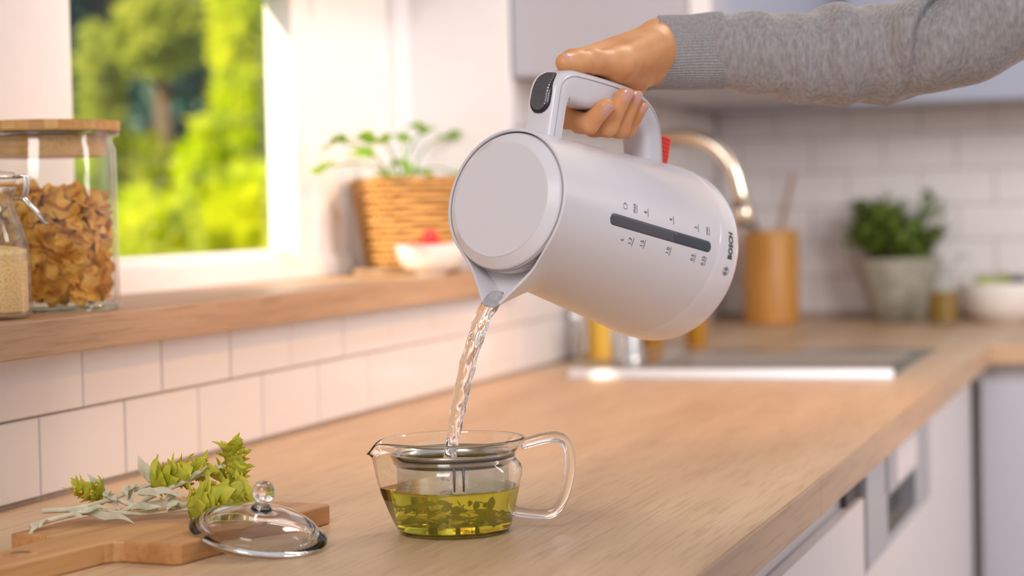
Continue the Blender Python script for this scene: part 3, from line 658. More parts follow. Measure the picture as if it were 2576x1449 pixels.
def pot_ring(v, z, off, rho=0.0065):
    R = np.interp(z, oz, orr) - off; T = np.interp(z, tz, tr_) - off
    for th in TH_P:
        r = hull_r(th - math.pi, R, T, max(0.003, rho - off)); dl = abs(((th - math.pi) + math.pi) % (2 * math.pi) - math.pi)
        lip = math.exp(-(dl / 0.16) ** 2); zz = z - (0.0085 * lip + 0.0016 * math.exp(-(dl / 0.5) ** 2)) * max(0, (z - 0.055) / 0.0152) ** 1.5
        v.append((r * math.cos(th), r * math.sin(th), zz))
v = []; f = []; rows = []
def addring(z, off): rows.append(len(v)); pot_ring(v, z, off)
for z in oz: addring(float(z), 0)
for a in np.linspace(0.4, math.pi, 7): addring(0.0702 + 0.00105 * math.sin(a), 0.00105 * (1 - math.cos(a)))
for z in oz[::-1][1:]:
    if z > 0.004: addring(float(z), 0.0021)
addring(0.0040, 0.0045)
for a, b in zip(rows, rows[1:]):
    for k in range(n): k2 = (k + 1) % n; f.append((a + k, a + k2, b + k2, b + k))
f.append(tuple(range(n - 1, -1, -1))); f.append(tuple(range(rows[-1], rows[-1] + n)))
autosmooth(mobj('glass_body', v, f, M_GLASS, pot), 80)
hpth = spline([(0.0512, 0, 0.0650), (0.0600, 0, 0.0672), (0.0700, 0, 0.0695), (0.0790, 0, 0.0700), (0.0850, 0, 0.0665), (0.0880, 0, 0.0585), (0.0882, 0, 0.0480), (0.0860, 0, 0.0350), (0.0820, 0, 0.0225), (0.0760, 0, 0.0145), (0.0690, 0, 0.0122), (0.0580, 0, 0.0130), (0.0448, 0, 0.0150)], 5)
MB().tube(hpth, 0.0033, 20, flat=1.25).build('handle', M_GLASS, pot, True)
# tea
TZ = 0.0350; v = []; f = []; rows = []
for z in (0.0042, 0.0060, 0.010, 0.016, 0.022, 0.028, 0.033, TZ - 0.0004):
    rows.append(len(v)); pot_ring(v, z, 0.0019 if z > 0.005 else 0.0040)
rows.append(len(v)); pot_ring(v, TZ, 0.0023)
for a, b in zip(rows, rows[1:]):
    for k in range(n): k2 = (k + 1) % n; f.append((a + k, a + k2, b + k2, b + k))
f.append(tuple(range(n - 1, -1, -1))); f.append(tuple(range(rows[-1], rows[-1] + n)))
tea = mobj('green_tea', v, f, M_TEA); tea.matrix_world = Matrix.Translation(tuple(TP)) @ Matrix.Rotation(TRZ, 4, 'Z'); autosmooth(tea, 50)
tag(tea, 'yellow-green tea filling the glass teapot half way', 'tea')
# strainer hanging in the neck
M_MESH = bpy.data.materials.new('fine_steel_mesh'); M_MESH.use_nodes = True; nt = M_MESH.node_tree
pb = nt.nodes['Principled BSDF']; pb.inputs['Base Color'].default_value = (0.66, 0.58, 0.42, 1); pb.inputs['Metallic'].default_value = 0.3; pb.inputs['Roughness'].default_value = 0.4
tp_ = nt.nodes.new('ShaderNodeBsdfTransparent'); mx = nt.nodes.new('ShaderNodeMixShader'); mx.inputs[0].default_value = 0.36
nt.links.new(tp_.outputs[0], mx.inputs[1]); nt.links.new(pb.outputs[0], mx.inputs[2]); nt.links.new(mx.outputs[0], nt.nodes['Material Output'].inputs[0])
stn = thing('tea_strainer', 'fine steel mesh strainer hanging inside the glass teapot', 'strainer', tuple(TP + V(0, 0, 0.006)), TRZ)
MB().lathe([(0.0428, 0.045), (0.0445, 0.0500), (0.0462, 0.0540), (0.0466, 0.0552), (0.0455, 0.0556), (0.0430, 0.0520), (0.0420, 0.045)], 72, close=True).build('rim', M_STEEL, stn, True)
MB().lathe([(0.0425, 0.0465), (0.0420, 0.030), (0.0395, 0.004), (0.0380, 0.0025), (0.0, 0.0025)], 72).build('mesh_basket', M_MESH, stn, True)
for a in (-1.52, -1.36): MB().tube([(0.0428 * math.cos(a), 0.0428 * math.sin(a), 0.048), (0.0424 * math.cos(a), 0.0424 * math.sin(a), 0.030)], [0.0013, 0.0006], 8).build('seam_strut', M_RIB, stn, True)
mb = MB()
for k in range(80):
    a = random.uniform(0, 6.28); r = 0.034 * math.sqrt(random.random()); d = V(random.gauss(0, 1), random.gauss(0, 1), random.gauss(0, 0.6))
    b0 = V(r * math.cos(a), r * math.sin(a), random.uniform(0.007, 0.026))
    leaf_mesh(mb, b0 - d / np.linalg.norm(d) * 0.006, d, (random.gauss(0, 1), random.gauss(0, 1), 1), random.uniform(0.006, 0.013), random.uniform(0.0012, 0.0034), bend=random.uniform(-0.3, 0.5))
tl = mb.build('tea_leaves', M_TEALEAF, None, True); tl.matrix_world = Matrix.Translation(tuple(TP)) @ Matrix.Rotation(TRZ, 4, 'Z')
tag(tl, 'loose green herb leaves steeping in the strainer of the teapot', 'tea leaves', kind='stuff')

# ------------------------------------------------------------------ cutting board
ba = V(-0.145, -0.9894); bb = V(-0.9894, 0.145); B0 = V(0.2735, -0.604)
bt_ = 0.0155
def bp(l, wd): q = B0 + ba * l + bb * wd; return (q[0], q[1])
BM = Matrix.Identity(4); X_ = (bb[0], bb[1]); Y_ = (-ba[0], -ba[1])
BM[0][0], BM[1][0], BM[0][1], BM[1][1] = X_[0], X_[1], Y_[0], Y_[1]; BM[0][3], BM[1][3], BM[2][3] = B0[0], B0[1], CT
# local: x across the board (away from camera side), y along it towards the far end, handle on -y
brd = thing('cutting_board', 'small wooden cutting board with a short handle lying under the herbs', 'cutting board', matrix=BM)
rd = 0.006
poly = [(0, 0.2), (0, 0.004), (0.004, 0.0), (0.046, 0), (0.0535, -0.003), (0.0560, -0.010), (0.057, -0.150), (0.062, -0.166), (0.072, -0.172), (0.088, -0.172), (0.098, -0.166), (0.103, -0.150), (0.1035, -0.010), (0.106, -0.003), (0.113, 0), (0.146, 0), (0.150, 0.004), (0.150, 0.2), (0.146, 0.204), (0.004, 0.204)]
bo = MB().prism(poly, 0.0002, bt_).build('board', M_BOARD, brd); bevel(bo, 0.0015, 2, 50)
hx, hy = 0.080, -0.070
MB().lathe([(0.0068, 0.0009), (0.0112, 0.0006), (0.0118, 0.0002), (0.0118, 0.0)], 36, hx, hy).build('hole_rim', M_BOARD, brd, True, Matrix.Translation((0, 0, bt_)))
MB().lathe([(0, 0.00035), (0.0070, 0.00035)], 36, hx, hy).build('hole_disc', M_SPOON, brd, True, Matrix.Translation((0, 0, bt_)))  # flat disc of darker wood, no opening cut through the board

# ------------------------------------------------------------------ glass lid leaning on the board
up_ = V(0, 0, 1); rh = V(RT[0], RT[1], 0); rh /= np.linalg.norm(rh); th_ = V(-FW[0], -FW[1], 0); th_ /= np.linalg.norm(th_)
ln = up_ + rh * 0.175 + th_ * 0.16; ln /= np.linalg.norm(ln)
lx = rh - ln * (rh @ ln); lx /= np.linalg.norm(lx); ly = np.cross(ln, lx)
lc_ = at(650, 1356, 1.478); LR = 0.0500
ez = ln[2]; low = LR * math.sqrt(1 - ez * ez); lc_[2] = CT + low + 0.0006
LM = Matrix.Identity(4)
for i in range(3): LM[i][0], LM[i][1], LM[i][2], LM[i][3] = lx[i], ly[i], ln[i], lc_[i]
gl = thing('teapot_lid', 'domed clear glass teapot lid with ball knob leaning on the board', 'lid', matrix=LM)
autosmooth(MB().lathe([(0.0500, 0.0010), (0.0497, 0.0026), (0.0470, 0.0042), (0.0440, 0.0062), (0.0400, 0.0102), (0.0320, 0.0142), (0.0200, 0.0172), (0.0100, 0.0186), (0.0060, 0.0196), (0.0, 0.0196),
            (0.0, 0.0170), (0.0100, 0.0164), (0.0200, 0.0150), (0.0310, 0.0121), (0.0385, 0.0082), (0.0405, 0.0040), (0.0405, -0.0040), (0.0418, -0.0046), (0.0430, -0.0036), (0.0434, 0.0010), (0.0470, 0.0004)], 96, close=True).build('dome', M_GLASS, gl), 60)
autosmooth(MB().lathe([(0, 0.0180), (0.0078, 0.0186), (0.0072, 0.0205), (0.0052, 0.0228), (0.0050, 0.0250)] + [(0.0084 * math.sin(a), 0.0320 - 0.0084 * math.cos(a)) for a in np.linspace(0.65, math.pi, 14)], 40).build('knob', M_GLASS, gl), 60)

def meet(px, py, axis, val):                # photo point met with a plane x/y/z = val
    d = at(px, py, 1.0) - CAM_C; return CAM_C + d * ((val - CAM_C[axis]) / d[axis])

# ================================================================== PERSON: right hand on the kettle grip, grey sweater sleeve
kl = lambda P: KR.T @ (np.array(P) - KB) - V(0, 0, KH)          # world -> grip coordinates measured from the lid
FING = {'index': [(-0.130, -0.024, -0.092), (-0.0855, -0.0205, -0.0890), (-0.0800, 0.0050, -0.0865), (-0.0935, 0.0212, -0.0835)],
        'middle': [(-0.132, -0.029, -0.1115), (-0.0860, -0.0200, -0.1070), (-0.0825, 0.0095, -0.1055), (-0.1075, 0.0212, -0.1050)],
        'ring': [(-0.130, -0.029, -0.1300), (-0.0865, -0.0185, -0.1235), (-0.0845, 0.0105, -0.1205), (-0.1095, 0.0212, -0.1185)],
        'little': [(-0.124, -0.026, -0.1470), (-0.0890, -0.0155, -0.1385), (-0.0875, 0.0080, -0.1340), (-0.1050, 0.0208, -0.1305)]}
RAD = {'index': (0.0112, 0.0086, 0.0080, 0.0066), 'middle': (0.0115, 0.0086, 0.0080, 0.0066), 'ring': (0.0110, 0.0082, 0.0077, 0.0063), 'little': (0.0100, 0.0074, 0.0069, 0.0058)}
arm0 = kl(at(1660, 134, 1.706)); arm1 = kl(at(1740, 131, 1.712))
h = 0.00115
lo = np.minimum(V(-0.200, -0.052, -0.205), np.minimum(arm0, arm1) - 0.034); hi = np.maximum(V(-0.066, 0.036, -0.030), np.maximum(arm0, arm1) + 0.034)
X = grid(lo, hi, h).astype(np.float32)
def chain(P, R, k=0.003):
    F = None
    for i in range(len(P) - 1):
        c = sd_cone(X, P[i], P[i + 1], R[i], R[i + 1]); F = c if F is None else smin(F, c, k)
    return F
palm = chain([arm1, arm0 + V(-0.006, 0, 0)], [0.020, 0.0232])
palm = smin(palm, chain([arm1, arm0 + V(0.007, 0, 0)], [0.020, 0.0212]), 0.006)
W0 = arm0
for nm, dx, dy, r0 in (('index', -0.009, 0.001, 0.0160), ('middle', -0.004, -0.006, 0.0155), ('ring', 0.002, -0.010, 0.0150), ('little', 0.008, -0.011, 0.0140)):
    palm = smin(palm, sd_cone(X, W0 + V(dx, dy, 0.006), FING[nm][0], r0, RAD[nm][0]), 0.0065)
palm = smin(palm, sd_cone(X, W0 + V(0.012, -0.002, 0.008), (-0.1345, -0.014, -0.150), 0.0150, 0.0120), 0.009)     # heel of the hand
TB = [W0 + V(0.003, 0.009, 0.020), V(-0.1352, 0.0058, -0.1110), V(-0.1285, 0.0050, -0.0790), V(-0.1190, 0.0045, -0.0450)]
palm = smin(palm, sd_cone(X, TB[0], TB[1], 0.0175, 0.0128), 0.009)
palm = smin(palm, sd_cone(X, (-0.1340, 0.0030, -0.112), (-0.1355, -0.004, -0.150), 0.0125, 0.0135), 0.008)
palm = smin(palm, sd_cone(X, TB[1], FING['index'][0], 0.0095, 0.0090), 0.008)                                      # thumb web
palm = smin(palm, chain([TB[1], TB[2], TB[2] * 0.45 + TB[3] * 0.55, TB[3]], [0.0126, 0.0092, 0.0089, 0.0074], 0.004), 0.005)
palm = smin(palm, sd_cone(X, TB[2] + V(-0.0022, 0, 0.001), TB[2] + V(-0.0022, 0, -0.002), 0.0082, 0.0082), 0.004)
fall = None
for nm in FING:
    c = chain(FING[nm], RAD[nm], 0.0035); fall = c if fall is None else smin(fall, c, 0.0012)
F = smin(palm, fall, 0.006)
P, Q = surface_nets(F, lo, h); del X, F, palm, fall
PW = np.array((P + V(0, 0, KH)) @ KR.T + KB)
person = mobj('person', PW, Q, M_SKIN, None, True)
sm = person.modifiers.new('soften', 'SMOOTH'); sm.factor = 0.5; sm.iterations = 4
tag(person, 'person in grey sweater, right hand gripping the kettle handle from above', 'person')
def nail(tipp, prev, nrm, r, hl, hw, nm='fingernail'):
    t = np.array(tipp, float); d = t - np.array(prev, float); d /= np.linalg.norm(d); nn = np.array(nrm, float); nn -= d * (nn @ d); nn /= np.linalg.norm(nn); s = np.cross(d, nn)
    v = []; f = []; nu, nv = 8, 8
    for i in range(nv + 1):
        a = -1 + 2 * i / nv; wd = hw * (1 - 0.22 * max(0, a) ** 4 - 0.25 * max(0, -a) ** 3)
        for j in range(nu + 1):
            b = -1 + 2 * j / nu; x = wd * b; hgt = math.sqrt(max(1e-9, r * r - x * x)) - 0.35 * (r if a > 0 else r) * 0 - 0.0009 * max(0, a) ** 2 * 1.2 + 0.0004
            edge = 0.0006 * (max(abs(a), abs(b)) > 0.99)
            q = t + d * (hl * a + 0.0016 - 0.0012 * b * b * (1 if a > 0 else -1) * abs(a)) + s * x + nn * (hgt - edge)
            v.append(kw(q + V(0, 0, KH)))
    for i in range(nv):
        for j in range(nu): a = i * (nu + 1) + j; f.append((a, a + 1, a + nu + 2, a + nu + 1))
    return mobj(nm, v, f, M_NAIL, person, True)
for nm, hl, hw in (('index', 0.0060, 0.0046), ('middle', 0.0062, 0.0047), ('ring', 0.0060, 0.0045), ('little', 0.0050, 0.0039)):
    nail(FING[nm][3], FING[nm][2], (-0.15, 1, 0.25), RAD[nm][3] * 1.0, hl, hw)
dT = (TB[3] - TB[2]) / np.linalg.norm(TB[3] - TB[2]); nail(TB[3] - dT * 0.0035 + V(0.0006, 0, 0), TB[2], (-1, 0.45, 0.1), 0.0076, 0.0064, 0.0056)
# ---- sleeve
D1 = 1.712
pts = [(1800, 127, D1, 92), (1900, 134, D1, 95), (2020, 142, D1 - .004, 106), (2130, 140, D1 - .008, 115), (2225, 132, D1 - 0.006, 116), (2290, 118, D1 - 0.006, 108)]
ups = [(2338, 110, D1 - 0.030, 129), (2470, 50, D1 - 0.034, 138), (2640, -36, D1 - 0.036, 146), (2860, -150, D1 - 0.03, 158), (3180, -330, D1 + 0.0, 172)]
conv = lambda q: (at(q[0], q[1], q[2]), q[3] / FPX * q[2])
fa = [conv(q) for q in pts]; ua = [conv(q) for q in ups]
al = np.vstack([p for p, _ in fa + ua]); h = 0.0024
X = grid(al.min(0) - 0.058, al.max(0) + 0.058, h).astype(np.float32); org = al.min(0) - 0.058
F = None
for (p, r), (p2, r2) in zip(fa, fa[1:]):
    c = sd_cone(X, p, p2, r, r2); F = c if F is None else smin(F, c, 0.012)
ax = (X - fa[0][0]) @ RT; vt = (X - fa[0][0]) @ UP; dp = (X - fa[0][0]) @ FW
wob = 0.0016 * np.sin(ax * 190 + 22 * vt + 3 * np.sin(dp * 60)) + 0.0016 * np.sin(ax * 118 - 34 * vt + 40 * dp + 1.3) * np.clip(0.5 + vt * 16, 0, 1.4) + 0.0012 * np.sin(ax * 67 + 55 * vt + 2.0)
F = F + wob * np.clip(ax * 22, 0, 1)
F = np.maximum(F, -(ax + 0.004))
Gs = None
for (p, r), (p2, r2) in zip(ua, ua[1:]):
    c = sd_cone(X, p, p2, r, r2); Gs = c if Gs is None else smin(Gs, c, 0.01)
Gs = Gs + 0.0014 * np.sin(ax * 60 + vt * 80 + 1.0) + 0.0009 * np.sin(ax * 130 - vt * 70)
F = smin(F, Gs, 0.010)
cx_ = ax - (0.156 + 0.026 * np.clip(vt / 0.042, 0, 2) ** 2)                      # deep fold at the inside of the elbow
F = F + 0.0075 * np.where(cx_ < 0, np.exp(-(cx_ / 0.0035) ** 2), np.exp(-(cx_ / 0.011) ** 2)) * np.clip((vt + 0.040) / 0.03, 0, 1) - 0.003 * np.exp(-((cx_ + 0.012) / 0.008) ** 2)
P, Q = surface_nets(F, org, h); del X, F, Gs, ax, vt, dp, wob, c, cx_
slv = mobj('sweater_sleeve', P, Q, M_KNIT, person, True)
sm = slv.modifiers.new('soften', 'SMOOTH'); sm.factor = 0.5; sm.iterations = 2
slv['label'] = 'grey marl knitted sweater sleeve'
# ribbed cuff: lengthwise ribs
c0, c1 = at(1640, 134, D1 - 0.004), at(1822, 127, D1); axd = (c1 - c0) / np.linalg.norm(c1 - c0); e1 = UP - axd * (UP @ axd); e1 /= np.linalg.norm(e1); e2 = np.cross(axd, e1)
v = []; f = []; nr = 78 * 4; prof = [(0.0, 0.0232), (0.0, 0.0268), (0.004, 0.0284), (0.02, 0.0281), (0.5, 0.0284), (0.9, 0.0296), (0.985, 0.0302), (1.0, 0.0288)]
prof = [(0.03, 0.0215), (0.004, 0.0262), (0.0, 0.0272), (0.006, 0.0285)] + [(q, 0.0283 + 0.0016 * q ** 2) for q in np.linspace(0.03, 0.97, 24)] + [(1.0, 0.0285)]
for q, r in prof:
    for k in range(nr):
        a = 2 * math.pi * k / nr; rib = 0.00055 * (math.cos(a * 78)) * (1 if 0.001 < q < 0.99 else 0.4)
        rr = r * 1.045 + rib + 0.0004 * math.sin(3 * a + 9 * q)
        skew = 0.006 * math.cos(a) * (1 - q)
        v.append(c0 + axd * ((c1 - c0) @ axd * q + skew) + e1 * rr * 1.03 * math.cos(a) + e2 * rr * 0.95 * math.sin(a))
for i in range(len(prof) - 1):
    for k in range(nr): k2 = (k + 1) % nr; f.append((i * nr + k, i * nr + k2, (i + 1) * nr + k2, (i + 1) * nr + k))
mobj('cuff', v, f, M_CUFF, slv, True)['label'] = 'ribbed knit cuff'

# ================================================================== HERB SPRIGS on the board
def leaf_obj(parent, name, mat, base, direc, up, L, Wd, bend=0.3, fold=0.3, tipp=1.0, n=6):
    mb = MB(); leaf_mesh(mb, base, direc, up, L, Wd, bend, fold, n, tipp); return mb.build(name, mat, parent, True)
def sprig(label, stem, head, nwh, size, leaves, r0=0.0021, seed=1, rot0=0.0):
    rs = random.Random(seed); S = spline([at(*p) for p in stem], 6); base = S[0].copy()
    t = thing('herb_sprig', label, 'herb sprig', tuple(base), group='cut herb sprigs on the cutting board')
    S = S - base; MB().tube(S, np.linspace(r0, r0 * 0.75, len(S)), 8).build('stem', M_STEM, t, True)
    Hh = spline([at(*p) for p in head], 8) - base
    MB().tube(Hh, r0 * 0.7, 6).build('flower_stem', M_STEM, t, True)
    Tn = np.gradient(Hh, axis=0)
    for wv in range(nwh):
        i = int((wv + 0.15) / nwh * (len(Hh) - 1)); d = Tn[i] / np.linalg.norm(Tn[i]); p = Hh[i]
        a = np.cross(d, V(0.3, 0.2, 1.0)); a /= np.linalg.norm(a); b = np.cross(d, a); sc = size * (1 - 0.30 * wv / nwh)
        nb = 7
        for k in range(nb):
            an = 2 * math.pi * (k + 0.5 * (wv % 2)) / nb + rs.uniform(-0.25, 0.25) + rot0; out = a * math.cos(an) + b * math.sin(an)
            dr = out * rs.uniform(0.8, 1.2) + d * rs.uniform(-0.05, 0.75) + V(rs.gauss(0, 0.14), rs.gauss(0, 0.14), rs.gauss(0.1, 0.14))
            leaf_obj(t, 'bract', M_LIME, p + out * r0 * 0.6, dr, d, sc * rs.uniform(0.75, 1.35), sc * rs.uniform(0.30, 0.46), bend=rs.uniform(-0.6, 0.25), fold=rs.uniform(0.1, 0.7), tipp=rs.uniform(0.7, 1.2))
        for k in range(5):
            an = rs.uniform(0, 6.28); out = a * math.cos(an) + b * math.sin(an); q = p + out * sc * rs.uniform(0.45, 0.62) + d * sc * rs.uniform(0.3, 0.5)
            fm = MB()
            for _ in range(3):
                bm = bmesh.new(); bmesh.ops.create_icosphere(bm, subdivisions=1, radius=rs.uniform(0.0008, 0.0014))
                o_ = V(rs.gauss(0, 1), rs.gauss(0, 1), rs.gauss(0, 1)) * 0.0008 + q
                for vv in bm.verts: vv.co += Vector(o_)
                fm.bm(bm)
            fm.build('floret', M_YELLOW, t, True)
    for (x0, y0, d0, x1, y1, d1, wd, bend) in leaves:
        p, q = at(x0, y0, d0) - base, at(x1, y1, d1) - base; L = np.linalg.norm(q - p)
        leaf_obj(t, 'leaf', M_GREYLEAF, p, q - p, (0.2 + rs.uniform(-.4, .4), -0.5, 1), L * 1.05, wd * 1.15, bend=bend, fold=rs.uniform(0.5, 1.1), n=10)
        mb_ = MB(); leaf_mesh(mb_, p + V(0.001, -0.002, 0.001), q - p + V(rs.gauss(0, .2), rs.gauss(0, .2), rs.gauss(0.05, .2)) * L, (rs.uniform(-.5, .5), -0.7, 1), L * rs.uniform(0.55, 0.8), wd * 0.85, bend - 0.25, 0.9, 8)
        mb_.build('leaf', M_GREYLEAF, t, True)
    return t
sprig('herb sprig with a curled lime flower head at the left end', [(395, 1283, 1.535), (330, 1270, 1.54), (280, 1250, 1.545), (252, 1240, 1.55)], [(262, 1243, 1.55), (228, 1236, 1.55), (190, 1224, 1.55)], 5, 0.0125,
      [(262, 1240, 1.545, 298, 1280, 1.535, 0.0028, 0.1), (258, 1236, 1.55, 222, 1188, 1.555, 0.0020, 0.2), (270, 1245, 1.54, 292, 1268, 1.53, 0.0026, -0.2)], seed=3)
sprig('herb sprig with spiky lime whorls in the middle of the bunch', [(106, 1285, 1.515), (180, 1281, 1.52), (260, 1262, 1.535), (330, 1236, 1.55), (385, 1216, 1.56)], [(375, 1219, 1.56), (430, 1200, 1.565), (480, 1188, 1.57), (520, 1178, 1.575)], 6, 0.0190,
      [(380, 1215, 1.56, 347, 1148, 1.565, 0.0034, 0.1), (320, 1222, 1.55, 332, 1266, 1.54, 0.0030, 0.2), (170, 1290, 1.52, 235, 1275, 1.52, 0.0030, 0.3), (340, 1245, 1.53, 452, 1238, 1.53, 0.0042, 0.15), (345, 1220, 1.555, 318, 1250, 1.54, 0.0022, 0.1)], seed=5)
sprig('herb sprig with the tall lime flower spike rising highest', [(300, 1292, 1.53), (390, 1245, 1.55), (470, 1210, 1.56), (545, 1178, 1.575), (566, 1172, 1.58)], [(572, 1225, 1.575), (590, 1190, 1.58), (592, 1150, 1.585), (583, 1112, 1.585)], 8, 0.0165,
      [(480, 1210, 1.56, 560, 1172, 1.57, 0.0030, 0.1), (420, 1262, 1.535, 450, 1235, 1.54, 0.0028, 0.2)], seed=8)
sprig('herb sprig with the large lime head beside the glass lid', [(75, 1325, 1.498), (140, 1305, 1.508), (230, 1288, 1.52), (350, 1292, 1.53), (480, 1280, 1.535)], [(470, 1278, 1.535), (520, 1262, 1.54), (570, 1245, 1.548), (615, 1225, 1.555)], 7, 0.0205,
      [(120, 1308, 1.503, 70, 1344, 1.487, 0.0022, 0.1), (70, 1344, 1.487, 100, 1372, 1.478, 0.0022, 0.2), (200, 1296, 1.518, 330, 1308, 1.515, 0.0038, 0.1), (330, 1284, 1.53, 455, 1262, 1.53, 0.0044, 0.2), (420, 1285, 1.53, 475, 1262, 1.535, 0.003, 0.1), (170, 1300, 1.515, 230, 1284, 1.515, 0.0030, 0.3)], seed=11)

# ================================================================== JARS on the sill
JC = meet(124, 786, 0, -0.066); JC[2] = SZT; JR = 0.0655; JH = 0.160
jar = thing('glass_jar', 'large straight glass storage jar full of cornflakes with bamboo lid', 'jar', tuple(JC))
autosmooth(MB().lathe([(0, 0.0004), (JR - 0.004, 0.0004), (JR, 0.004), (JR, JH - 0.012), (JR - 0.003, JH - 0.006), (JR - 0.003, JH), (JR - 0.006, JH), (JR - 0.006, JH - 0.006), (JR - 0.0032, JH - 0.013), (JR - 0.0032, 0.008), (JR - 0.006, 0.0055), (0, 0.0055)], 96).build('glass_body', M_JARGLASS, jar), 50)
MB().lathe([(JR - 0.001, 0.0003), (JR + 0.0002, 0.003), (JR + 0.0002, 0.0050), (JR - 0.003, 0.0050), (JR - 0.003, 0.0003)], 96, close=True).build('glass_base', glass('green_glass', (0.75, 0.87, 0.80)), jar, True)
jl = autosmooth(MB().lathe([(0, JH + 0.0042), (JR + 0.0035, JH + 0.0042), (JR + 0.0035, JH + 0.0130), (0, JH + 0.0130)], 96).build('lid', M_BAMBOO, jar), 40)
RL = JR + 0.0045; nst = 11; rsb = random.Random(2)                        # lid top glued up from bamboo strips
for i in range(nst):
    a0_, a1_ = -RL + 2 * RL * i / nst + 0.00008, -RL + 2 * RL * (i + 1) / nst - 0.00008
    xs_ = np.linspace(a0_, a1_, 7); hi_ = [(x, math.sqrt(max(0, RL * RL - x * x))) for x in xs_]; lo_ = [(x, -y) for x, y in hi_[::-1]]
    pg = [p_ for j_, p_ in enumerate(hi_ + lo_) if j_ == 0 or abs(p_[0] - (hi_ + lo_)[j_ - 1][0]) + abs(p_[1] - (hi_ + lo_)[j_ - 1][1]) > 1e-6]
    stp = MB().prism(pg[::-1], JH + 0.0055, JH + 0.0140 - rsb.uniform(0, 0.00012)).build('bamboo_strip', rsb.choice((M_BAMBOO, M_BAMBOO2, M_BAMBOO3)), jl)
    stp.rotation_euler = (0, 0, 0.45)
autosmooth(MB().lathe([(0, JH - 0.018), (JR - 0.0085, JH - 0.018), (JR - 0.0080, JH + 0.0005), (0, JH + 0.0005)], 96).build('lid_plug', M_BAMBOO, jl), 40)
MB().lathe([(JR - 0.007, JH + 0.0002), (JR + 0.0025, JH + 0.0002), (JR + 0.0035, JH + 0.0018), (JR + 0.0025, JH + 0.0040), (JR - 0.007, JH + 0.0040)], 96, close=True).build('lid_seal', glass('clear_seal', (0.85, 0.86, 0.86), 1.4, 0.15), jl, True)
# cornflakes: a heap of curled flakes filling the jar
mb = MB(); rs = random.Random(4); fh = 0.098
def flake(c, nrm, r):
    nrm = np.array(nrm, float); nrm /= np.linalg.norm(nrm); a = np.cross(nrm, V(0.31, 0.77, 0.56)); a /= np.linalg.norm(a); b = np.cross(nrm, a); k = 9; v = [c]; f = []; cv = rs.uniform(-0.55, 0.55)
    for ring_ in (0.55, 1.0):
        for i in range(k):
            t = 2 * math.pi * i / k; q = r * ring_ * (1 + rs.uniform(-0.16, 0.16)); v.append(c + a * q * math.cos(t) + b * q * 0.82 * math.sin(t) + nrm * (cv * ring_ ** 2 * r * (0.6 + 0.7 * math.cos(2 * t)) + rs.uniform(-0.08, 0.08) * r))
    for i in range(k):
        j = (i + 1) % k; f.append((0, 1 + i, 1 + j)); f.append((1 + i, 1 + k + i, 1 + k + j, 1 + j))
    mb.add(v, f)
for _ in range(1150):
    a = rs.uniform(0, 6.283); r = (JR - 0.011) * (1 - 0.42 * rs.random() ** 2.2); top_ = fh - 0.012 * math.cos(a - 2.4) * 1.0
    z = 0.012 + (top_ - 0.012) * rs.random(); out = V(math.cos(a), math.sin(a), 0)
    flake(out * r + V(0, 0, z), out * rs.uniform(0.2, 1) + V(rs.gauss(0, 0.5), rs.gauss(0, 0.5), rs.gauss(0, 0.6)), rs.uniform(0.0058, 0.0098))
for _ in range(260):
    a = rs.uniform(0, 6.283); r = (JR - 0.013) * math.sqrt(rs.random()); z = fh + rs.uniform(-0.010, 0.004) + 0.010 * (1 - r / JR) - 0.012 * math.cos(a - 2.4) * r / JR
    flake(V(r * math.cos(a), r * math.sin(a), z), (rs.gauss(0, 0.5), rs.gauss(0, 0.5), 1), rs.uniform(0.006, 0.010))
mb.lathe([(0, 0.010), (JR - 0.016, 0.010), (JR - 0.016, fh - 0.018), (0, fh - 0.008)], 24)
cf = mb.build('cornflakes', M_FLAKE, None, True); cf.location = tuple(JC); tag(cf, 'golden cornflakes heaped inside the large glass jar', 'cornflakes', kind='stuff')
# small swing-top jar, mostly out of frame
SJ = meet(-52, 800, 0, -0.036); SJ[2] = SZT; q = 1.0
sj = thing('swing_top_jar', 'small swing-top glass jar of brown sugar at the left edge', 'jar', tuple(SJ))
so = [(0, 0.0004), (0.040, 0.0004), (0.0445, 0.004), (0.0445, 0.052), (0.0432, 0.064), (0.0395, 0.078), (0.0345, 0.090), (0.0325, 0.096), (0.0325, 0.106), (0.0342, 0.1075), (0.0342, 0.1115), (0.0325, 0.113)]
si = [(r - 0.0028, z) for r, z in so[::-1] if z > 0.004 and r > 0.01] + [(0.038, 0.0055), (0, 0.0055)]
autosmooth(MB().lathe(so + si, 72).build('glass_body', M_JARGLASS, sj), 50)
sl_ = autosmooth(MB().lathe([(0, 0.1155), (0.0325, 0.1155), (0.0342, 0.117), (0.0342, 0.123), (0.0325, 0.1245), (0.020, 0.126), (0, 0.126)], 72).build('lid', M_JARGLASS, sj), 40)
MB().lathe([(0.0310, 0.1132), (0.0347, 0.1132), (0.0347, 0.1152), (0.0310, 0.1152)], 72, close=True).build('seal', M_RUBBER, sl_, True)
mb = MB().lathe([(0.0326, 0.1195), (0.0352, 0.1195), (0.0352, 0.1210), (0.0326, 0.1210)], 72, close=True)
cl = mb.build('wire_ring', M_WIRE, sj, True)
dirx = V(RT[0], RT[1], 0); dirx /= np.linalg.norm(dirx); dy = V(-dirx[1], dirx[0], 0)
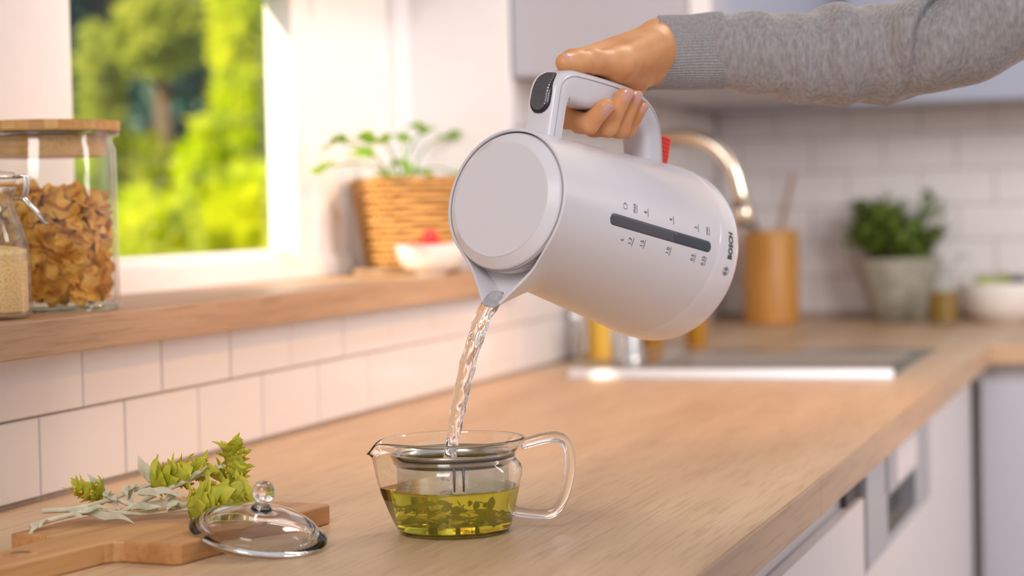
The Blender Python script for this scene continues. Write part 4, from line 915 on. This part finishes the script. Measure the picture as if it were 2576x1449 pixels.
for s in (-1, 1):
    o = dy * 0.007 * s
    MB().tube([dirx * 0.034 + o + V(0, 0, 0.1200), dirx * 0.0415 + o + V(0, 0, 0.1215), dirx * 0.0440 + o + V(0, 0, 0.1205), dirx * 0.0430 + o + V(0, 0, 0.108), dirx * 0.0405 + o + V(0, 0, 0.100)], 0.0012, 8).build('clasp_wire', M_WIRE, cl, True)
    MB().tube([dirx * 0.0335 + o * 0.9 + V(0, 0, 0.102), dirx * 0.0415 + o * 0.9 + V(0, 0, 0.1025), dirx * 0.050 + o * 0.75 + V(0, 0, 0.092), dirx * 0.0590 + o * 0.5 + V(0, 0, 0.0805), dirx * 0.0595 + V(0, 0, 0.080)], 0.0014, 8).build('clasp_lever', M_WIRE, cl, True)
sg = MB().lathe([(0, 0.0058), (0.0405, 0.0058), (0.0415, 0.0075), (0.0415, 0.052), (0.0411, 0.0590), (0.030, 0.0615), (0.015, 0.0632), (0, 0.0640)], 64).build('brown_sugar', M_SUGAR, None, True)
sg.location = tuple(SJ); tag(sg, 'coarse brown sugar filling the small swing-top jar half way', 'sugar', kind='stuff')

# ================================================================== THINGS FURTHER BACK ON THE SILL
kx = -0.078; BK = meet(1026, 660, 0, kx); BK[2] = SZT
tr = thing('wooden_trivet', 'small wooden trivet under the wicker basket on the sill', 'trivet', tuple(BK + V(0, 0, 0.0003)), 0.45)
bevel(MB().box(-0.078, 0.066, -0.066, 0.066, 0, 0.0085).build('board', M_SPOON, tr), 0.002)
bk = thing('wicker_basket', 'square tapered wicker basket planter on the sill', 'basket', tuple(BK + V(0, 0, 0.0092)), 0.72)
bh = 0.122
def sq(half, a, z, w=0.0):
    c, s = math.cos(a), math.sin(a); e = 0.28; r = half + w
    return (r * math.copysign(abs(c) ** e, c), r * math.copysign(abs(s) ** e, s), z)
nk = 48; NR = 15
for i in range(NR):
    z = 0.005 + (bh - 0.008) * i / (NR - 1); half = 0.046 + 0.016 * z / bh
    MB().tube([sq(half, 2 * math.pi * k / nk, z, 0.0016 * (1 if (k // 2 + i) % 2 else -1)) for k in range(nk + 1)], 0.0044, 6, caps=False).build('woven_strand', M_WICKER, bk, True)
lin = MB(); pr_ = [[sq(0.043 + 0.016 * z / bh, 2 * math.pi * k / nk, z) for k in range(nk)] for z in (0.001, bh * 0.85)]
lin.add(pr_[0] + pr_[1], [(k, (k + 1) % nk, nk + (k + 1) % nk, nk + k) for k in range(nk)] + [tuple(range(nk, 2 * nk)), tuple(range(nk - 1, -1, -1))]); lin.build('liner', M_SOIL, bk)
pl = thing('strawberry_plant', 'young bright green leafy plant growing in the wicker basket', 'plant', tuple(BK + V(0, 0, 0.112)))
base = np.array(pl.location)
rs = random.Random(9)
for (px, py, dd) in ((838, 352, 0.02), (812, 420, 0.0), (905, 378, -0.02), (948, 352, 0.02), (1002, 340, -0.01), (1075, 322, 0.01), (1122, 342, -0.02), (1003, 408, -0.02), (965, 445, -0.03), (1005, 450, -0.03), (1060, 435, 0.02), (1148, 436, -0.01), (1030, 470, -0.03)):
    p = meet(px, py, 0, kx + dd) - base; q0 = V(rs.uniform(-0.02, 0.02), rs.uniform(-0.02, 0.02), -0.004)
    S = spline([q0, q0 * 0.5 + p * 0.5 + V(0, 0, 0.022), p], 5); MB().tube(S, [0.0014] * len(S), 5).build('stalk', M_BERRYLEAF, pl, True)
    for k in range(3):
        a = rs.uniform(0, 6.28) + k * 2.1; leaf_obj(pl, 'leaf', M_BERRYLEAF, p, (math.cos(a), math.sin(a), rs.uniform(-0.3, 0.3)), (rs.uniform(-.4, .4), rs.uniform(-.9, -.2), 1), rs.uniform(0.020, 0.032), rs.uniform(0.009, 0.014), bend=0.25, fold=0.15)
bwl = meet(1082, 664, 0, -0.010); bwl[2] = SZT + 0.0004
def bowl(name, label, loc, R, hgt, mat, rf=0.45):
    t = thing(name, label, 'bowl', tuple(loc)); o = [(0, 0.002), (R * rf * 0.9, 0.002), (R * rf * 0.92, 0), (R * rf, 0), (R * rf * 1.02, 0.004)] + [(R * (rf + (1 - rf) * math.sin(a)), 0.004 + (hgt - 0.004) * (1 - math.cos(a))) for a in np.linspace(0.2, math.pi / 2, 9)]
    i_ = [(r - 0.003, z + 0.001) for r, z in o[:4:-1]] + [(0, 0.007)]
    autosmooth(MB().lathe(o + i_, 64).build('shell', mat, t), 50); return t
bowl('small_bowl', 'small white bowl of red berries beside the wicker basket', bwl, 0.0455, 0.040, M_CERAMIC)
k = 0
for lab, dx, dy, dz in (('red berry at the left of the small white bowl', -0.017, -0.012, 0.034), ('red berry in the middle of the small white bowl', 0.002, -0.014, 0.036), ('red berry at the right of the small white bowl', 0.019, -0.006, 0.034), ('red berry at the back of the small white bowl', 0.002, 0.016, 0.034), ('red berry on top of the small white bowl pile', 0.001, 0.000, 0.050)):
    v0 = MB(); bm = bmesh.new(); bmesh.ops.create_icosphere(bm, subdivisions=2, radius=0.0115)
    for vv in bm.verts: vv.co.z *= 1.0 - 0.15 * (vv.co.z < 0); vv.co *= 1 + 0.05 * math.sin(vv.co.x * 900) * math.sin(vv.co.z * 900)
    b_ = v0.bm(bm).build('berry', M_BERRY, None, True); b_.location = tuple(bwl + V(dx, dy, dz)); tag(b_, lab, 'berry', 'berries in the small bowl')

# ================================================================== AROUND THE SINK
def bottle(name, label, px, py, R, hgt, mat, capm, pump=False):
    p = meet(px, py, 2, CT + 0.0005)
    t = thing(name, label, 'bottle', tuple(p))
    autosmooth(MB().lathe([(0, 0), (R * 0.94, 0), (R, 0.004), (R, hgt * 0.68), (R * 0.9, hgt * 0.78), (R * 0.45, hgt * 0.86), (R * 0.38, hgt * 0.90), (R * 0.38, hgt), (0, hgt)], 40).build('body', mat, t), 40)
    MB().lathe([(0, hgt), (R * 0.46, hgt), (R * 0.46, hgt * 1.07), (R * 0.2, hgt * 1.09), (R * 0.15, hgt * 1.16), (0, hgt * 1.16)], 24).build('cap', capm, t, True)
    if pump: MB().tube([(0, 0, hgt * 1.14), (0, 0, hgt * 1.2), (R * 0.5, -R, hgt * 1.2)], 0.004, 10).build('pump_spout', capm, t, True)
    return t
bottle('steel_dispenser', 'grey steel soap dispenser by the wall left of the sink', 1446, 905, 0.0145, 0.10, M_STEEL, M_BLACK, True)
bottle('yellow_bottle', 'yellow bottle added for the warm glow between the wall and the tap', 1508, 900, 0.019, 0.13, principled('yellow_glow', (0.85, 0.50, 0.06), 0.25)[0], M_CERAMIC)  # added bottle, its yellow stands in for a warm glow on the wall
bottle('amber_bottle', 'amber glass bottle behind the sink, half hidden by the kettle', 1752, 868, 0.0190, 0.14, M_AMBER, M_BLACK, True)
bottle('brown_bottle', 'short brown bottle behind the sink between tap and amber bottle', 1640, 872, 0.0190, 0.11, M_AMBER, M_BLACK)

# ================================================================== ON THE BACK WORKTOP
CR = meet(1941, 812, 2, CT + 0.0005)
t = thing('utensil_crock', 'tall turned wooden crock holding wooden utensils', 'crock', tuple(CR)); R = 0.0575; Hc = 0.190
autosmooth(MB().lathe([(0, 0), (R - 0.003, 0), (R, 0.003), (R, Hc - 0.004), (R - 0.002, Hc), (R - 0.006, Hc), (R - 0.008, Hc - 0.004), (R - 0.008, 0.01), (0, 0.01)], 56).build('body', M_CROCK, t), 40)
MB().lathe([(R, 0.030), (R + 0.001, 0.032), (R, 0.034)], 56).build('groove_ring', M_CROCK, t, True)
def utensil(name, label, b, e, w, mat):
    b = np.array(b, float); e = np.array(e, float); t = thing(name, label, 'utensil', tuple(CR + b)); d = e - b
    MB().tube([V(0, 0, 0), d * 0.5, d * 0.8], [0.006, 0.0065, 0.007], 10).build('shaft', mat, t, True)
    MB().tube([d * 0.78, d * 0.86, d * 0.94, d], [0.006, w, w, w * 0.5], 14, flat=0.35).build('head', mat, t, True)
utensil('wooden_spoon', 'wooden spoon leaning to the right in the crock', (-0.015, -0.022, 0.012), (0.054, -0.026, 0.305), 0.016, M_SPOON)
utensil('spatula', 'dark spatula leaning to the left in the crock', (0.02, 0.022, 0.012), (-0.058, 0.024, 0.262), 0.018, M_BLACK)
PT = meet(2262, 806, 2, CT + 0.0005)
t = thing('plant_pot', 'tapered pale stone pot with a green herb on the back worktop', 'plant pot', tuple(PT)); Hp = 0.128
autosmooth(MB().lathe([(0, 0), (0.048, 0), (0.053, 0.004), (0.076, Hp * 0.6), (0.090, Hp - 0.010), (0.092, Hp), (0.084, Hp), (0.080, Hp - 0.012), (0, Hp - 0.014)], 56).build('pot', M_CONCRETE, t), 40)
MB().lathe([(0, Hp - 0.011), (0.080, Hp - 0.012)], 40).build('soil', M_SOIL, t)
h_ = thing('potted_herb', 'bushy dark green herb growing in the stone pot', 'plant', tuple(PT + V(0, 0, Hp - 0.012)))
rs = random.Random(21); fm = MB(); sm_ = MB()
for k in range(46):
    a = rs.uniform(0, 6.28); r = 0.075 * math.sqrt(rs.random()); tp = V(r * 1.45 * math.cos(a) - 0.006, r * 1.2 * math.sin(a), rs.uniform(0.06, 0.175) * (1 - 0.25 * (r / 0.075) ** 2)); b0 = V(r * 0.4 * math.cos(a), r * 0.4 * math.sin(a), 0)
    sm_.tube([b0, (b0 + tp) * 0.5, tp], 0.0014, 5)
    for j in range(13):
        q = b0 + (tp - b0) * rs.uniform(0.25, 1.0); d = V(rs.gauss(0, 1), rs.gauss(0, 1), rs.gauss(0.3, 0.6)); leaf_mesh(fm, q, d, (rs.gauss(0, .4), rs.gauss(0, .4), 1), rs.uniform(0.018, 0.034), rs.uniform(0.007, 0.012), bend=0.3, n=4)
fm.build('foliage', M_BASIL, h_, True); sm_.build('stems', M_BASIL, h_, True)
GLS = meet(2374, 816, 2, CT + 0.0005)
t = thing('oil_glass', 'small glass of amber oil standing between pot and white bowl', 'glass', tuple(GLS))
autosmooth(MB().lathe([(0, 0), (0.028, 0), (0.030, 0.003), (0.031, 0.085), (0.0285, 0.085), (0.0275, 0.006), (0, 0.006)], 40).build('glass_body', M_JARGLASS, t), 40)
MB().lathe([(0, 0.0062), (0.0273, 0.0062), (0.0280, 0.066), (0, 0.066)], 40).build('oil', M_OIL, t)
tw = thing('herb_twig', 'thin green twig standing in the glass of amber oil', 'twig', tuple(GLS + V(0, 0, 0.068)))
S = spline([(0, 0, -0.03), (0.012, 0, 0.03), (0.035, 0, 0.068), (0.055, 0, 0.060)], 5); MB().tube(S, 0.0010, 5).build('stem', M_BASIL, tw, True)
for k in range(6): leaf_obj(tw, 'leaf', M_BASIL, S[5 + k], (rs.gauss(0, 1), rs.gauss(0, 1), 0.4), (0, 0, 1), 0.020, 0.004)
BW = meet(2522, 808, 2, CT + 0.0005)
bowl('fruit_bowl', 'white bowl of green and dark fruit at the right edge', BW, 0.088, 0.078, M_CERAMIC, 0.5)
for lab, dx, dy, dz, r, mt in (('green fruit at the left of the white bowl', -0.032, -0.018, 0.066, 0.026, M_OLIVE), ('green fruit at the back of the white bowl', 0.002, 0.032, 0.066, 0.027, M_OLIVE), ('dark fruit at the right of the white bowl', 0.034, -0.014, 0.066, 0.025, M_DKBERRY)):
    bm = bmesh.new(); bmesh.ops.create_uvsphere(bm, u_segments=24, v_segments=16, radius=r)
    for vv in bm.verts:
        zz = vv.co.z / r; vv.co.z *= 1.0 + 0.08 * zz
        if zz > 0.85: vv.co.z -= (zz - 0.85) * r * 0.8
    b_ = MB().bm(bm).build('fruit', mt, None, True); b_.location = tuple(BW + V(dx, dy, dz)); tag(b_, lab, 'fruit', 'fruit in the white bowl')
    MB().tube([(0, 0, r * 0.92), (0.001, 0.001, r * 1.15)], 0.0012, 6).build('stalk', M_BARK, b_, True)

# ================================================================== GARDEN beyond the window
gr = MB().box(-14, -0.30, -2, 16, -0.3, -0.05).build('ground', M_GRASS); tag(gr, 'lawn of the garden outside the window', kind='structure')
def shrub(name, label, cx, cy, rx, ry, d, mat, nl, seed, lsize=0.05, group='trees and shrubs beyond the window'):
    rs = np.random.RandomState(seed); c = at(cx, cy, d); sx, sz = rx / FPX * d, ry / FPX * d
    t = thing(name, label, 'tree' if 'tree' in name else 'shrub', (c[0], c[1], -0.05), group=group)
    L = np.array([0, 0, c[2] + 0.05]); n = nl; u = rs.normal(size=(n, 3)); u /= np.linalg.norm(u, axis=1)[:, None]; rad = rs.uniform(0.25, 1.0, n) ** 0.5
    lump = 1 + 0.16 * np.sin(u[:, 0] * 5 + seed) * np.sin(u[:, 2] * 7 + 2 * seed)
    P = L + u * (rad * lump)[:, None] * np.array([sx, sx, sz]); a = rs.normal(size=(n, 3)); a /= np.linalg.norm(a, axis=1)[:, None]; b = np.cross(a, rs.normal(size=(n, 3))); b /= np.linalg.norm(b, axis=1)[:, None]
    s = lsize * rs.uniform(0.6, 1.3, n)[:, None]; v = np.stack([P - a * s, P + b * s * 0.42, P + a * s, P - b * s * 0.42], 1).reshape(-1, 3)
    f = np.arange(4 * n).reshape(-1, 4); mobj('foliage', v, f, mat, t)
    top_ = max(0.1, c[2] + 0.05 - sz * 0.3); MB().tube([(0, 0, 0), (0.02, 0, top_ * 0.5), (0, 0.01, top_)], [0.06, 0.05, 0.03], 8).build('trunk', M_BARK, t, True)
for i, (cx, lab) in enumerate(((120, 'dark evergreen tree at the left of the garden view'), (300, 'dark evergreen tree behind the olive tree'), (470, 'dark blue-green evergreen tree in the middle of the garden view'), (640, 'dark evergreen tree behind the lime shrub column'), (800, 'dark evergreen tree at the right of the garden view'))):
    shrub('evergreen_tree', lab, cx, 250, 130, 620, 9.0 + 0.4 * (i % 2), M_TREE1, 3000, 30 + i, 0.07)
shrub('olive_tree', 'pale olive tree crown at the top of the garden view', 400, 85, 120, 105, 7.2, M_TREE2, 900, 41)
shrub('olive_tree', 'slim olive tree along the left window edge', 262, 380, 62, 330, 7.3, M_TREE2, 1100, 42)
shrub('olive_tree', 'olive tree crown at the top right of the garden view', 745, 90, 70, 120, 7.6, M_TREE2, 700, 43)
shrub('lime_shrub', 'tall lime green shrub column right of the dark evergreen', 595, 130, 58, 300, 6.8, M_TREE3, 1300, 51)
shrub('green_shrub', 'deep green shrub at the right window edge', 705, 260, 80, 170, 8.0, M_TREE4, 1300, 52)
shrub('lime_shrub', 'bright lime shrub rising in the lower middle of the garden', 515, 560, 75, 260, 6.2, M_TREE3, 1500, 53)
shrub('lime_shrub', 'broad bright lime shrub at the lower right of the garden', 680, 600, 150, 190, 6.0, M_TREE3, 1800, 54)
shrub('lime_shrub', 'low bright lime shrub behind the cornflake jar', 360, 640, 110, 150, 5.8, M_TREE3, 1300, 55)
shrub('lime_shrub', 'lime shrub at the lower left behind the jars', 150, 560, 130, 260, 6.4, M_TREE3, 1300, 56)
shrub('olive_tree', 'pale olive shrub between the lime shrubs and the evergreen', 385, 470, 42, 130, 6.9, M_TREE2, 600, 44)
